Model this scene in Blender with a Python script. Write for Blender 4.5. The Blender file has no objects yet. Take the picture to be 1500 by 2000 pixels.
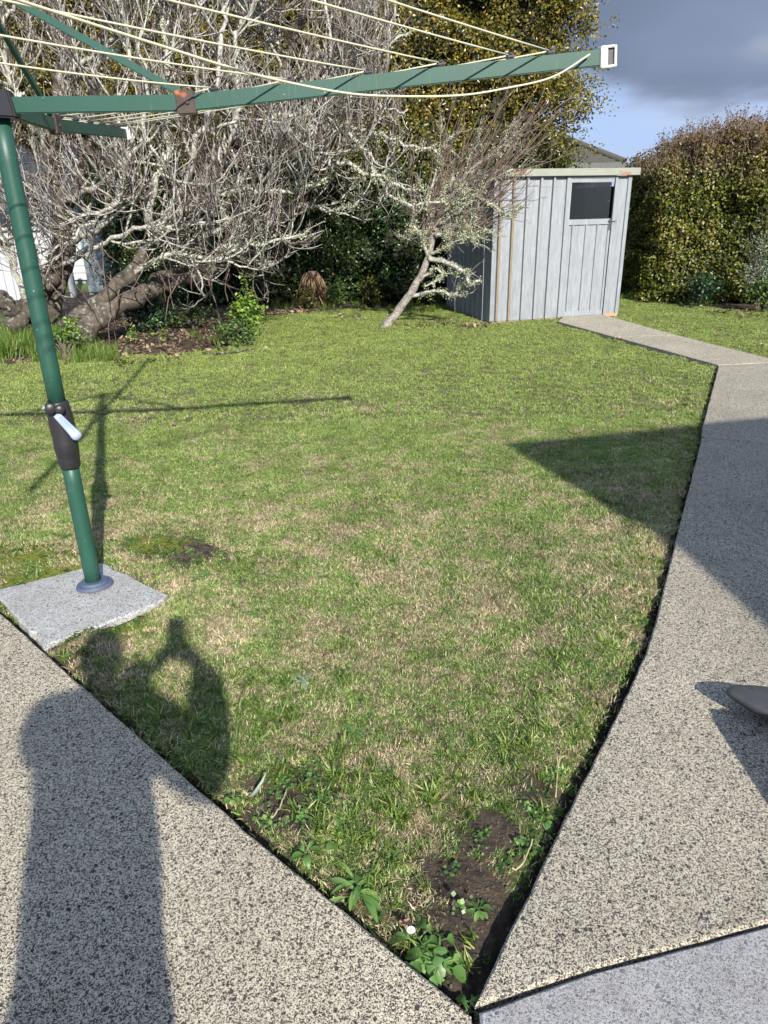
import bpy, bmesh, math, random
import numpy as np
from mathutils import Vector, Matrix

rad = math.radians
random.seed(7)
RNG = np.random.default_rng(11)
scene = bpy.context.scene
COL = scene.collection

# ------------------------------------------------------------------ camera
FPX, PITCH, ROLL, CAMH = 1405.0, rad(23.2), rad(1.22), 1.55
_cp, _sp, _cr, _sr = math.cos(PITCH), math.sin(PITCH), math.cos(ROLL), math.sin(ROLL)
_right, _fwd, _down = np.array([1, 0, 0.]), np.array([0, _cp, -_sp]), np.array([0, -_sp, -_cp])
_R = np.array([_cr * _right + _sr * _down, -_sr * _right + _cr * _down, _fwd])
cam = bpy.data.cameras.new('camera')
cam.sensor_fit = 'VERTICAL'
cam.sensor_height = 24.0
cam.lens = FPX / 2000 * 24.0
cam.clip_start, cam.clip_end = 0.02, 3000
camo = bpy.data.objects.new('camera', cam)
COL.objects.link(camo)
M = Matrix((( _R[0][0], -_R[1][0], -_R[2][0], 0), (_R[0][1], -_R[1][1], -_R[2][1], 0),
            (_R[0][2], -_R[1][2], -_R[2][2], CAMH), (0, 0, 0, 1)))
camo.matrix_world = M
scene.camera = camo

def ray(px, py):
    d = np.array([(px - 750) / FPX, (py - 1000) / FPX, 1.]) @ _R
    return d
def w(px, py, Y):            # surveyed point: sight line met at distance Y north of the tripod
    d = ray(px, py); p = np.array([0, 0, CAMH]) + d * Y / d[1]
    return p
def g(px, py, z=0.0):        # the same on level z
    d = ray(px, py); return np.array([0, 0, CAMH]) + d * (z - CAMH) / d[2]

# ------------------------------------------------------------------ sky, sun, exposure
SUN_AZ, SUN_EL = 18.8, 30.45
SKY = 0.12
world = bpy.data.worlds.new('World'); scene.world = world; world.use_nodes = True
nt = world.node_tree; nt.nodes.clear()
def N(t, typ, **kw):
    n = t.nodes.new(typ)
    for k, v in kw.items(): setattr(n, k, v)
    return n
out = N(nt, 'ShaderNodeOutputWorld'); bg = N(nt, 'ShaderNodeBackground'); bg.inputs[1].default_value = SKY
sky = N(nt, 'ShaderNodeTexSky', sky_type='NISHITA'); sky.sun_disc = False
sky.sun_elevation = rad(SUN_EL); sky.sun_rotation = rad(180 - SUN_AZ)
sky.air_density = 1.0; sky.dust_density = 0.6; sky.ozone_density = 1.5
tc = N(nt, 'ShaderNodeTexCoord'); sep = N(nt, 'ShaderNodeSeparateXYZ')
nt.links.new(tc.outputs['Generated'], sep.inputs[0])
def wmath(op, a, b=None, c=None, clamp=False):
    n = N(nt, 'ShaderNodeMath', operation=op); n.use_clamp = clamp
    for i, v in enumerate((a, b, c)):
        if v is None: continue
        if isinstance(v, (int, float)): n.inputs[i].default_value = v
        else: nt.links.new(v, n.inputs[i])
    return n.outputs[0]
zc = wmath('MAXIMUM', sep.outputs[2], 0.0)
den = wmath('ADD', zc, 0.22)
cx = wmath('DIVIDE', sep.outputs[0], den); cy = wmath('DIVIDE', sep.outputs[1], den)
cmb = N(nt, 'ShaderNodeCombineXYZ'); nt.links.new(cx, cmb.inputs[0]); nt.links.new(cy, cmb.inputs[1]); cmb.inputs[2].default_value = 3.1
no1 = N(nt, 'ShaderNodeTexNoise'); no1.inputs['Scale'].default_value = 1.0; no1.inputs['Detail'].default_value = 7; no1.inputs['Roughness'].default_value = 0.5
nt.links.new(cmb.outputs[0], no1.inputs['Vector'])
no2 = N(nt, 'ShaderNodeTexNoise'); no2.inputs['Scale'].default_value = 0.55; no2.inputs['Detail'].default_value = 4
nt.links.new(cmb.outputs[0], no2.inputs['Vector'])
# cloud deck starts a few degrees above the horizon, ragged lower edge
cov = wmath('ADD', wmath('MULTIPLY', wmath('SUBTRACT', sep.outputs[2], 0.115), 14.0), wmath('MULTIPLY', wmath('SUBTRACT', no1.outputs['Fac'], 0.5), 5.5))
mask = wmath('ADD', wmath('MULTIPLY', cov, 0.8), 0.5, clamp=True)
rs = N(nt, 'ShaderNodeMapRange', interpolation_type='SMOOTHSTEP'); nt.links.new(mask, rs.inputs[0])
cr_ = N(nt, 'ShaderNodeValToRGB')
els = cr_.color_ramp.elements
els[0].position = .36; els[0].color = (0.082, 0.110, 0.168, 1)
els[1].position = .86; els[1].color = (0.64, 0.62, 0.60, 1)
e = els.new(.62); e.color = (0.155, 0.195, 0.285, 1)
nt.links.new(no2.outputs['Fac'], cr_.inputs[0])
cs = N(nt, 'ShaderNodeMixRGB', blend_type='MULTIPLY'); cs.inputs[0].default_value = 1

dt = N(nt, 'ShaderNodeVectorMath', operation='DOT_PRODUCT'); nt.links.new(tc.outputs['Generated'], dt.inputs[0])
dt.inputs[1].default_value = (math.sin(rad(SUN_AZ)) * math.cos(rad(SUN_EL)), -math.cos(rad(SUN_AZ)) * math.cos(rad(SUN_EL)), math.sin(rad(SUN_EL)))
sunward = N(nt, 'ShaderNodeMapRange'); nt.links.new(dt.outputs['Value'], sunward.inputs[0])
for _i, _x in enumerate((-.9, .8, 0.47 / SKY, 2.9 / SKY)): sunward.inputs[_i + 1].default_value = _x  # clouds out of view brightened toward the sun, added to lift the shade
nt.links.new(sunward.outputs[0], cs.inputs[2])
nt.links.new(cr_.outputs[0], cs.inputs[1])
hz = N(nt, 'ShaderNodeMixRGB'); hz.inputs[0].default_value = 0.85
hz.inputs[2].default_value = (0.205 / SKY, 0.285 / SKY, 0.50 / SKY, 1); nt.links.new(sky.outputs[0], hz.inputs[1])
mx = N(nt, 'ShaderNodeMixRGB'); nt.links.new(rs.outputs[0], mx.inputs[0]); 
wm = N(nt, 'ShaderNodeMapRange', interpolation_type='SMOOTHSTEP'); nt.links.new(no1.outputs['Fac'], wm.inputs[0])
for _i, _x in enumerate((.40, .62, 0.0, .75)): wm.inputs[_i + 1].default_value = _x
wc = N(nt, 'ShaderNodeMixRGB'); nt.links.new(wm.outputs[0], wc.inputs[0]); nt.links.new(hz.outputs[0], wc.inputs[1]); wc.inputs[2].default_value = (0.37 / SKY, 0.42 / SKY, 0.54 / SKY, 1)
nt.links.new(wc.outputs[0], mx.inputs[1]); nt.links.new(cs.outputs[0], mx.inputs[2])
nt.links.new(mx.outputs[0], bg.inputs[0]); nt.links.new(bg.outputs[0], out.inputs[0])

sl = bpy.data.lights.new('sun', 'SUN'); sl.energy = 4.5; sl.angle = rad(0.8); sl.color = (1.0, 0.95, 0.86)
so = bpy.data.objects.new('sun', sl); COL.objects.link(so)
a_, e_ = rad(SUN_AZ), rad(SUN_EL)
SD = np.array([-math.sin(a_) * math.cos(e_), math.cos(a_) * math.cos(e_), -math.sin(e_)])   # direction light travels
so.rotation_euler = Vector(SD).to_track_quat('-Z', 'Y').to_euler()
so.location = (3, -8, 6)
vs = scene.view_settings
vs.view_transform = 'Standard'; vs.look = 'None'; vs.gamma = 1; vs.use_curve_mapping = False; vs.exposure = 0.80

# ------------------------------------------------------------------ helpers
def tag(o, label=None, cat=None, group=None, kind=None):
    if label: o['label'] = label
    if cat: o['category'] = cat
    if group: o['group'] = group
    if kind: o['kind'] = kind
    return o
def link(name, me, mat=None, parent=None):
    o = bpy.data.objects.new(name, me); COL.objects.link(o)
    if mat is not None and me is not None and len(me.materials) == 0: me.materials.append(mat)
    if parent is not None: o.parent = parent
    return o
def empty(name, loc=(0, 0, 0), rz=0.0):
    o = bpy.data.objects.new(name, None); COL.objects.link(o); o.location = loc; o.rotation_euler = (0, 0, rz); return o
def mesh_np(name, V, F, smooth=False, attrs=None):
    V = np.asarray(V, np.float32); F = np.asarray(F, np.int32)
    me = bpy.data.meshes.new(name)
    me.vertices.add(len(V)); me.vertices.foreach_set('co', V.ravel())
    k = F.shape[1]
    me.loops.add(F.size); me.loops.foreach_set('vertex_index', F.ravel())
    me.polygons.add(len(F)); me.polygons.foreach_set('loop_start', np.arange(len(F), dtype=np.int32) * k)
    try: me.polygons.foreach_set('loop_total', np.full(len(F), k, np.int32))
    except Exception: pass
    if smooth: me.polygons.foreach_set('use_smooth', np.ones(len(F), bool))
    for nm, (dom, arr) in (attrs or {}).items():
        a = me.attributes.new(nm, 'FLOAT', dom); a.data.foreach_set('value', np.asarray(arr, np.float32).ravel())
    me.update(); me.validate()
    return me
def bm_obj(name, bm, mat, parent=None, smooth=False):
    bmesh.ops.recalc_face_normals(bm, faces=bm.faces[:])
    me = bpy.data.meshes.new(name); bm.to_mesh(me); bm.free()
    if smooth: me.polygons.foreach_set('use_smooth', np.ones(len(me.polygons), bool))
    return link(name, me, mat, parent)
def box(bm, c, s, rot=None, bevel=0.0):
    r = bmesh.ops.create_cube(bm, size=1.0)
    vs_ = r['verts']
    m = Matrix.Translation(c) @ (rot.to_4x4() if rot is not None else Matrix.Identity(4)) @ Matrix.Diagonal((s[0], s[1], s[2], 1))
    bmesh.ops.transform(bm, matrix=m, verts=vs_)
    if bevel:
        es = list({e for v in vs_ for e in v.link_edges})
        bmesh.ops.bevel(bm, geom=es, offset=bevel, segments=2, affect='EDGES')
def boxo(name, c, s, mat, parent=None, bevel=0.0, rot=None):
    bm = bmesh.new(); box(bm, c, s, rot, bevel); return bm_obj(name, bm, mat, parent)
def norm(v): return v / (np.linalg.norm(v, axis=-1, keepdims=True) + 1e-9)
def tubes(P, Rr, sides):      # P (B,n,3), Rr (B,n)
    P = np.asarray(P, float); Rr = np.asarray(Rr, float)
    B, n, _ = P.shape
    T = np.empty_like(P); T[:, 1:-1] = P[:, 2:] - P[:, :-2]; T[:, 0] = P[:, 1] - P[:, 0]; T[:, -1] = P[:, -1] - P[:, -2]
    T = norm(T); mean = norm(P[:, -1] - P[:, 0])
    ax = np.argmin(np.abs(mean), axis=1); ref = np.eye(3)[ax][:, None, :]
    A = norm(np.cross(T, np.broadcast_to(ref, T.shape))); Bv = np.cross(T, A)
    th = np.arange(sides) / sides * 2 * np.pi
    V = P[:, :, None, :] + Rr[:, :, None, None] * (A[:, :, None, :] * np.cos(th)[None, None, :, None] + Bv[:, :, None, :] * np.sin(th)[None, None, :, None])
    idx = np.arange(B * n * sides).reshape(B, n, sides)
    a = idx[:, :-1, :]; b = idx[:, 1:, :]
    F = np.stack([a, np.roll(a, -1, 2), np.roll(b, -1, 2), b], -1).reshape(-1, 4)
    return V.reshape(-1, 3), F
def tube_obj(name, pts, r, mat, parent=None, sides=12, smooth=True, attrs=None):
    pts = np.asarray(pts, float); n = len(pts)
    rr = np.full(n, r) if np.isscalar(r) else np.asarray(r, float)
    # capped ends
    t0 = norm(pts[1] - pts[0]); t1 = norm(pts[-1] - pts[-2])
    P = np.vstack([pts[0] , pts, pts[-1]]); P[0] -= t0 * 1e-4; P[-1] += t1 * 1e-4
    rr = np.concatenate([[1e-4], rr, [1e-4]])
    V, F = tubes(P[None], rr[None], sides)
    return link(name, mesh_np(name, V, F, smooth), mat, parent)
def merge(parts):
    Vs, Fs, o = [], [], 0
    for V, F in parts: Vs.append(V); Fs.append(np.asarray(F) + o); o += len(V)
    return np.vstack(Vs), np.vstack(Fs)
def spline(ctrl, n):
    c = np.asarray(ctrl, float); m = len(c)
    d = np.r_[0, np.cumsum(np.linalg.norm(np.diff(c[:, :3], axis=0), axis=1))]
    t = np.linspace(0, d[-1], n)
    e0 = 2 * c[0] - c[1]; e1 = 2 * c[-1] - c[-2]; cc = np.vstack([e0, c, e1])
    res = []
    for x in t:
        i = min(max(np.searchsorted(d, x) - 1, 0), m - 2); u = (x - d[i]) / (d[i + 1] - d[i] + 1e-9)
        p0, p1, p2, p3 = cc[i], cc[i + 1], cc[i + 2], cc[i + 3]
        res.append(.5 * ((2 * p1) + (-p0 + p2) * u + (2 * p0 - 5 * p1 + 4 * p2 - p3) * u * u + (-p0 + 3 * p1 - 3 * p2 + p3) * u ** 3))
    return np.array(res)
_PH = RNG.uniform(0, 6.28, (24, 3)); _DR = norm(RNG.normal(size=(24, 3)))
def vnoise(P, freq, k=8, seed=0):
    P = np.asarray(P, float); s = np.zeros(P.shape[:-1])
    for i in range(k):
        j = (i + seed * 5) % 24
        f = freq * (0.6 + 0.22 * i)
        s += np.sin(P @ (_DR[j] * f) + _PH[j, 0] + 1.3 * np.sin(P @ (_DR[(j + 7) % 24] * f * .7) + _PH[j, 1]))
    return s / k * 1.6

# ------------------------------------------------------------------ materials
def newmat(name):
    m = bpy.data.materials.new(name); m.use_nodes = True; t = m.node_tree; t.nodes.clear()
    o = N(t, 'ShaderNodeOutputMaterial'); p = N(t, 'ShaderNodeBsdfPrincipled'); t.links.new(p.outputs[0], o.inputs[0])
    return m, t, p, o
def setc(t, sock, v):
    if hasattr(v, 'is_linked') or isinstance(v, bpy.types.NodeSocket): t.links.new(v, sock)
    elif isinstance(v, (tuple, list)) and len(v) == 3: sock.default_value = (*v, 1)
    else: sock.default_value = v
def coord(t, scale=(1, 1, 1), kind='Position'):
    if kind == 'Position':
        gnode = N(t, 'ShaderNodeNewGeometry'); s = gnode.outputs['Position']
    else:
        s = N(t, 'ShaderNodeTexCoord').outputs['Object']
    if scale != (1, 1, 1):
        mp = N(t, 'ShaderNodeMapping'); mp.inputs['Scale'].default_value = scale; t.links.new(s, mp.inputs[0]); s = mp.outputs[0]
    return s
def noise(t, vec, scale, detail=4, rough=.5, dist=0.0):
    n = N(t, 'ShaderNodeTexNoise'); n.inputs['Scale'].default_value = scale; n.inputs['Detail'].default_value = detail
    n.inputs['Roughness'].default_value = rough; n.inputs['Distortion'].default_value = dist; t.links.new(vec, n.inputs['Vector']); return n.outputs['Fac']
def ramp(t, fac, stops, interp='LINEAR'):
    n = N(t, 'ShaderNodeValToRGB'); n.color_ramp.interpolation = interp; el = n.color_ramp.elements
    while len(el) > 2: el.remove(el[-1])
    for i, (p, c) in enumerate(stops):
        e = el[i] if i < 2 else el.new(p)
        e.position = p; e.color = (*c, 1) if len(c) == 3 else c
    t.links.new(fac, n.inputs[0]); return n.outputs[0]
def mix(t, f, a, b, blend='MIX'):
    n = N(t, 'ShaderNodeMixRGB', blend_type=blend); setc(t, n.inputs[0], f); setc(t, n.inputs[1], a); setc(t, n.inputs[2], b); return n.outputs[0]
def mth(t, op, a, b=0.0, clamp=False):
    n = N(t, 'ShaderNodeMath', operation=op); n.use_clamp = clamp; setc(t, n.inputs[0], a); setc(t, n.inputs[1], b); return n.outputs[0]
def mrange(t, v, a, b, c=0.0, d=1.0, smooth=False):
    n = N(t, 'ShaderNodeMapRange'); n.interpolation_type = 'SMOOTHSTEP' if smooth else 'LINEAR'
    t.links.new(v, n.inputs[0]); 
    for i, x in enumerate((a, b, c, d)): n.inputs[i + 1].default_value = x
    return n.outputs[0]
def bump(t, p, h, strength=.3, dist=.01):
    n = N(t, 'ShaderNodeBump'); n.inputs['Strength'].default_value = strength; n.inputs['Distance'].default_value = dist
    t.links.new(h, n.inputs['Height']); t.links.new(n.outputs[0], p.inputs['Normal'])
def attr(t, name):
    n = N(t, 'ShaderNodeAttribute'); n.attribute_name = name; return n.outputs['Fac']

def simple(name, col, rough=.5, metal=0.0, var=.15, scale=8, bmp=0.0, spots=None):
    m, t, p, o = newmat(name); v = coord(t)
    n = noise(t, v, scale, 5, .6)
    c = mix(t, n, tuple(x * (1 - var) for x in col), tuple(min(1, x * (1 + var)) for x in col))
    if spots:
        s = noise(t, v, spots[1], 2, .5); c = mix(t, mrange(t, s, spots[2], spots[2] + .05), c, spots[0])
    setc(t, p.inputs['Base Color'], c); p.inputs['Roughness'].default_value = rough; p.inputs['Metallic'].default_value = metal
    if bmp: bump(t, p, noise(t, v, scale * 6, 4), bmp, .004)
    return m

def aggregate(name, cement, stone, cover, s1=150, dirt=.25):
    m, t, p, o = newmat(name); v = coord(t)
    d1 = noise(t, v, 60, 3, .6); 
    vd = N(t, 'ShaderNodeVectorMath', operation='ADD'); t.links.new(v, vd.inputs[0])
    nn = N(t, 'ShaderNodeTexNoise'); nn.inputs['Scale'].default_value = 90; nn.inputs['Detail'].default_value = 3; t.links.new(v, nn.inputs['Vector'])
    sc = N(t, 'ShaderNodeVectorMath', operation='SCALE'); t.links.new(nn.outputs['Color'], sc.inputs[0]); sc.inputs['Scale'].default_value = .012
    t.links.new(sc.outputs[0], vd.inputs[1])
    def cells(scale, lo, hi, r):
        vo = N(t, 'ShaderNodeTexVoronoi'); vo.inputs['Scale'].default_value = scale; t.links.new(vd.outputs[0], vo.inputs['Vector'])
        sr = N(t, 'ShaderNodeSeparateColor'); t.links.new(vo.outputs['Color'], sr.inputs[0])
        thr = mth(t, 'MULTIPLY', mrange(t, sr.outputs[0], lo, hi), r)
        return mrange(t, mth(t, 'SUBTRACT', thr, vo.outputs['Distance']), -.03, .05), sr.outputs[1]
    f1, r1 = cells(s1, 1 - cover, 1.0, .75)
    f2, r2 = cells(s1 * .36, .86, .97, .50)
    f3, r3 = cells(s1 * 2.0, .2, .9, .72)
    f = mth(t, 'MAXIMUM', mth(t, 'MAXIMUM', f1, f2), mth(t, 'MULTIPLY', f3, .92))
    big = noise(t, v, 1.6, 5, .6); mid = noise(t, v, 14, 5, .6)
    cem = mix(t, mrange(t, big, .3, .7), tuple(x * .76 for x in cement), cement)
    cem = mix(t, mth(t, 'MULTIPLY', mrange(t, mid, .45, .75), dirt), cem, tuple(x * y for x, y in zip(cement, (.62, .55, .45))))
    st = mix(t, r1, stone, tuple(min(1, x * 1.9 + .01) for x in stone))
    setc(t, p.inputs['Base Color'], mix(t, f, cem, st)); p.inputs['Roughness'].default_value = .88
    p.inputs['Specular IOR Level'].default_value = .3
    hgt = mth(t, 'ADD', mth(t, 'MULTIPLY', f, -.8), mth(t, 'MULTIPLY', d1, .7))
    bump(t, p, hgt, .5, .003)
    return m
CEMENT = aggregate('exposed_aggregate', (.66, .585, .445), (.034, .031, .028), 1.02, 265)
CEMENT2 = aggregate('path_aggregate', (.60, .54, .425), (.034, .031, .028), 1.04, 265)
FARCEM = aggregate('weathered_path', (.56, .50, .385), (.07, .065, .055), .55, 170, .5)
BLUECEM = aggregate('smooth_concrete', (.44, .435, .435), (.10, .10, .11), .5, 260, .5)
PADCEM = aggregate('pad_concrete', (.54, .54, .52), (.10, .10, .10), .6, 260, .5)

# metal of the shed
def galv(name, rust=0.0):
    m, t, p, o = newmat(name); v = coord(t)
    n = noise(t, coord(t, (6, 6, 1)), 6, 6, .65); n2 = noise(t, v, 90, 3, .7); n3 = noise(t, coord(t, (18, 18, .6)), 3, 4, .6)
    c = mix(t, mrange(t, n, .3, .7), (.225, .240, .258), (.33, .348, .366))
    c = mix(t, mrange(t, n3, .50, .75, 0, .6), c, (.16, .185, .215))
    c = mix(t, mrange(t, n2, .45, .7, 0, .30), c, (.35, .38, .41))
    if rust:
        r = noise(t, coord(t, (5, 5, 2.2)), 3.2, 6, .7)
        c = mix(t, mrange(t, r, .62 - rust * .25, .72 - rust * .2), c, (.30, .135, .05))
    setc(t, p.inputs['Base Color'], c); p.inputs['Metallic'].default_value = .25; p.inputs['Roughness'].default_value = .55
    bump(t, p, noise(t, v, 5, 2), .25, .02)
    return m
GALV = galv('galvanised_sheet'); GALVR = galv('galvanised_rust', .62)
RIBRUST = simple('rusty_rib', (.23, .175, .12), .8, 0, .4, 14, .2)
FASCIA = None
m_, t_, p_, o_ = newmat('fascia_paint'); v_ = coord(t_)
c_ = mix(t_, noise(t_, v_, 9, 5), (.22, .23, .19), (.31, .32, .27))
r_ = mth(t_, 'ADD', noise(t_, coord(t_, (1, 1, 6)), 2.6, 7, .7), 0.0)
c_ = mix(t_, mrange(t_, r_, .55, .62), c_, (.33, .15, .055))
setc(t_, p_.inputs['Base Color'], c_); p_.inputs['Roughness'].default_value = .7; FASCIA = m_
m_, t_, p_, o_ = newmat('window_glass'); v_ = coord(t_)
dots = noise(t_, v_, 26, 3, .8)
setc(t_, p_.inputs['Base Color'], mix(t_, mrange(t_, dots, .70, .74), (.018, .022, .026), (.5, .52, .55)))
p_.inputs['Alpha'].default_value = .86
p_.inputs['Roughness'].default_value = .12; GLASS = m_

GREENP = None
m_, t_, p_, o_ = newmat('green_powder_coat'); v_ = coord(t_)
c_ = mix(t_, noise(t_, v_, 5, 4), (.014, .062, .042), (.020, .082, .058))
c_ = mix(t_, mrange(t_, noise(t_, v_, 130, 2, .5), .755, .775), c_, (.45, .5, .48))
c_ = mix(t_, mrange(t_, noise(t_, coord(t_, (30, 30, 3)), 3, 3, .6), .60, .80, 0, .35), c_, (.10, .21, .17))
c_ = mix(t_, mrange(t_, noise(t_, v_, 46, 4, .75), .70, .73, 0, .8), c_, (.13, .065, .03))
setc(t_, p_.inputs['Base Color'], c_); p_.inputs['Roughness'].default_value = .46; GREENP = m_
BLACKP = simple('black_plastic', (.022, .021, .024), .42, 0, .3, 20, .05)
BLACKP2 = simple('scuffed_dark_plastic', (.055, .055, .057), .5, 0, .35, 16, .12, ((.22, .21, .2), 40, .72))
GREYP = simple('pale_blue_grey_plastic', (.26, .32, .42), .4, 0, .12, 12, .04)
COLLARP = simple('blue_grey_collar', (.075, .095, .15), .5, 0, .2, 25, .05)
WHITEP = simple('white_cap', (.75, .73, .68), .5, 0, .08, 12)
ROPE = simple('clothes_line', (.56, .53, .38), .6, 0, .12, 60)
BRACKET = simple('rusty_bracket', (.062, .042, .036), .75, 0, .5, 30, .2, ((.38, .12, .03), 14, .66))
BRICK = simple('brick', (.55, .27, .13), .9, 0, .25, 40, .3)
WHITEW = simple('white_weatherboard', (.42, .43, .45), .6, 0, .05, 3)
GREYW = simple('blue_grey_board', (.22, .26, .28), .7, 0, .12, 4)
DARKGL = simple('dark_pane', (.03, .035, .05), .15, 0, .1, 3)
TILE = simple('roof_tile', (.058, .055, .044), .85, 0, .3, 2.5, .1)
GUTTER = simple('gutter_metal', (.09, .095, .09), .5, 0, .1, 5)
HOUSEW = simple('cream_wall', (.55, .52, .45), .8, 0, .06, 3)

def bark(name, a, b, lich, la, scale=14, lthr=.5):
    m, t, p, o = newmat(name); v = coord(t)
    n = noise(t, v, scale, 6, .65); n2 = noise(t, v, scale * 2.3, 4, .6); 
    c = mix(t, mrange(t, n, .35, .65), a, b)
    c = mix(t, mth(t, 'MULTIPLY', mrange(t, n2, lthr, lthr + .10), la), c, lich)
    setc(t, p.inputs['Base Color'], c); p.inputs['Roughness'].default_value = .9
    bump(t, p, n2, .6, .008)
    return m
BARK = bark('pale_fig_bark', (.03, .023, .017), (.12, .10, .078), (.36, .355, .29), .55, 9, .56)
LIMB = bark('limb_bark', (.14, .12, .105), (.40, .375, .335), (.52, .52, .45), .9, 18, .46)
TWIG = bark('twig_bark', (.15, .13, .11), (.40, .375, .335), (.54, .53, .47), .65, 9, .50)
TWIGD = bark('brown_twig_bark', (.06, .038, .030), (.16, .115, .095), (.30, .285, .24), .5, 7, .56)
REDTW = bark('reddish_twig', (.10, .06, .05), (.26, .185, .155), (.38, .36, .31), .5, 9, .58)
DEADBR = bark('dead_frond', (.16, .09, .045), (.36, .24, .13), (.4, .3, .2), .4, 12)

def leafmat(name, stops, rough=.4, trans=.25, posmix=None, spec=.5):
    m, t, p, o = newmat(name)
    c = ramp(t, attr(t, 'rnd'), stops)
    if posmix:
        zlo, zhi, stops2, ns = posmix
        v = coord(t); sx = N(t, 'ShaderNodeSeparateXYZ'); t.links.new(v, sx.inputs[0])
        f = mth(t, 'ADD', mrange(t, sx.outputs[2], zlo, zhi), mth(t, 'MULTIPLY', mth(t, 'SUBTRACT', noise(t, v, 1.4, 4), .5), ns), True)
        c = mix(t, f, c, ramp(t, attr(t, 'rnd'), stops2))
    setc(t, p.inputs['Base Color'], c); p.inputs['Roughness'].default_value = rough; p.inputs['Specular IOR Level'].default_value = spec
    tr = N(t, 'ShaderNodeBsdfTranslucent'); cc = mix(t, 1.0, c, (1.5, 1.6, .9), 'MULTIPLY'); t.links.new(cc, tr.inputs[0])
    ms = N(t, 'ShaderNodeMixShader'); ms.inputs[0].default_value = trans
    t.links.new(p.outputs[0], ms.inputs[1]); t.links.new(tr.outputs[0], ms.inputs[2]); t.links.new(ms.outputs[0], o.inputs[0])
    return m
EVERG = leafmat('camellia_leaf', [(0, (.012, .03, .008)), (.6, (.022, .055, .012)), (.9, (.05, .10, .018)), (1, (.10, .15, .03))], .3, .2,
                (1.5, 3.1, [(0, (.022, .042, .009)), (.32, (.075, .082, .014)), (.60, (.19, .155, .022)), (.85, (.31, .20, .03)), (1, (.40, .35, .055))], 1.1))  # golden towards the top: young growth, with the sunlit tone put into colour
HEDGE = leafmat('hedge_leaf', [(0, (.018, .03, .008)), (.4, (.055, .075, .013)), (.66, (.13, .15, .02)), (.88, (.25, .26, .032)), (.95, (.22, .10, .04)), (1, (.40, .34, .13))], .38, .28,
                (1.6, 2.4, [(0, (.08, .028, .022)), (.4, (.15, .075, .045)), (.66, (.19, .14, .05)), (.85, (.13, .16, .035)), (1, (.36, .24, .17))], .7))
LIME = leafmat('lime_leaf', [(0, (.06, .12, .02)), (.5, (.14, .24, .03)), (1, (.27, .36, .06))], .4, .3)
MIDG = leafmat('mid_green_leaf', [(0, (.03, .07, .015)), (.6, (.07, .13, .025)), (1, (.13, .2, .04))], .45, .25)
DARKG = leafmat('dark_nettle_leaf', [(0, (.015, .04, .02)), (.7, (.03, .075, .03)), (1, (.07, .13, .05))], .4, .2)
SILVER = leafmat('silver_leaf', [(0, (.12, .17, .11)), (1, (.34, .40, .30))], .6, .2)
WEED = leafmat('weed_leaf', [(0, (.05, .11, .025)), (.6, (.10, .20, .045)), (1, (.22, .33, .09))], .42, .22)
LICHEN = leafmat('lichen', [(0, (.26, .28, .17)), (.6, (.42, .44, .29)), (1, (.58, .58, .42))], .9, .15)
LITTER = leafmat('leaf_litter', [(0, (.05, .033, .022)), (.5, (.14, .095, .06)), (.85, (.28, .20, .125)), (1, (.40, .29, .19))], .7, .1)
TALLG = leafmat('tall_grass', [(0, (.05, .10, .015)), (.6, (.13, .22, .03)), (.88, (.25, .33, .06)), (1, (.42, .36, .18))], .45, .3)
PETAL = simple('white_petal', (.85, .85, .83), .6, 0, .03, 10)
YEL = simple('flower_centre', (.75, .5, .04), .7)
DRYLEAF = simple('pinkish_dry_leaf', (.36, .19, .14), .7, 0, .3, 40, .3)

# lawn blades: colour follows patches in the world plus one value per blade
m_, t_, p_, o_ = newmat('lawn_blade'); v_ = coord(t_)
rn = attr(t_, 'rnd'); hgt_ = attr(t_, 'tip')
big_ = noise(t_, v_, 1.1, 4, .6); med_ = noise(t_, v_, 5.5, 5, .65); fine_ = noise(t_, v_, 28, 3, .6)
sx = N(t_, 'ShaderNodeSeparateXYZ'); t_.links.new(v_, sx.inputs[0])
far_ = mrange(t_, sx.outputs[1], 3.2, 7.5)
grn = ramp(t_, rn, [(0, (.052, .105, .022)), (.35, (.120, .200, .038)), (.7, (.215, .305, .065)), (1, (.40, .45, .15))])
grnf = ramp(t_, rn, [(0, (.088, .150, .024)), (.5, (.200, .275, .048)), (1, (.40, .45, .13))])
grn = mix(t_, far_, grn, grnf)
tan_ = ramp(t_, rn, [(0, (.17, .125, .075)), (.5, (.42, .33, .20)), (1, (.70, .58, .38))])
dry = mth(t_, 'ADD', mth(t_, 'ADD', mth(t_, 'MULTIPLY', big_, .55), mth(t_, 'MULTIPLY', med_, .75)), mth(t_, 'MULTIPLY', fine_, .45))
dry = mth(t_, 'SUBTRACT', dry, mth(t_, 'MULTIPLY', far_, .22))
rn2 = attr(t_, 'rnd2')
pt = mrange(t_, dry, .77, 1.0, .06, .88)
isdry = mrange(t_, mth(t_, 'SUBTRACT', pt, rn2), -.03, .03)
c_ = mix(t_, isdry, grn, tan_)
vr_ = mrange(t_, mth(t_, 'ADD', mth(t_, 'MULTIPLY', noise(t_, v_, 2.4, 5, .65), .6), mth(t_, 'MULTIPLY', noise(t_, v_, 9, 3, .6), .4)), .36, .62, .88, 1.42)
hs_ = N(t_, 'ShaderNodeHueSaturation'); t_.links.new(vr_, hs_.inputs['Value']); hs_.inputs['Saturation'].default_value = .96; t_.links.new(c_, hs_.inputs['Color']); c_ = hs_.outputs[0]
setc(t_, p_.inputs['Base Color'], c_); p_.inputs['Roughness'].default_value = .5; p_.inputs['Specular IOR Level'].default_value = .35
tr = N(t_, 'ShaderNodeBsdfTranslucent'); t_.links.new(c_, tr.inputs[0])
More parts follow.
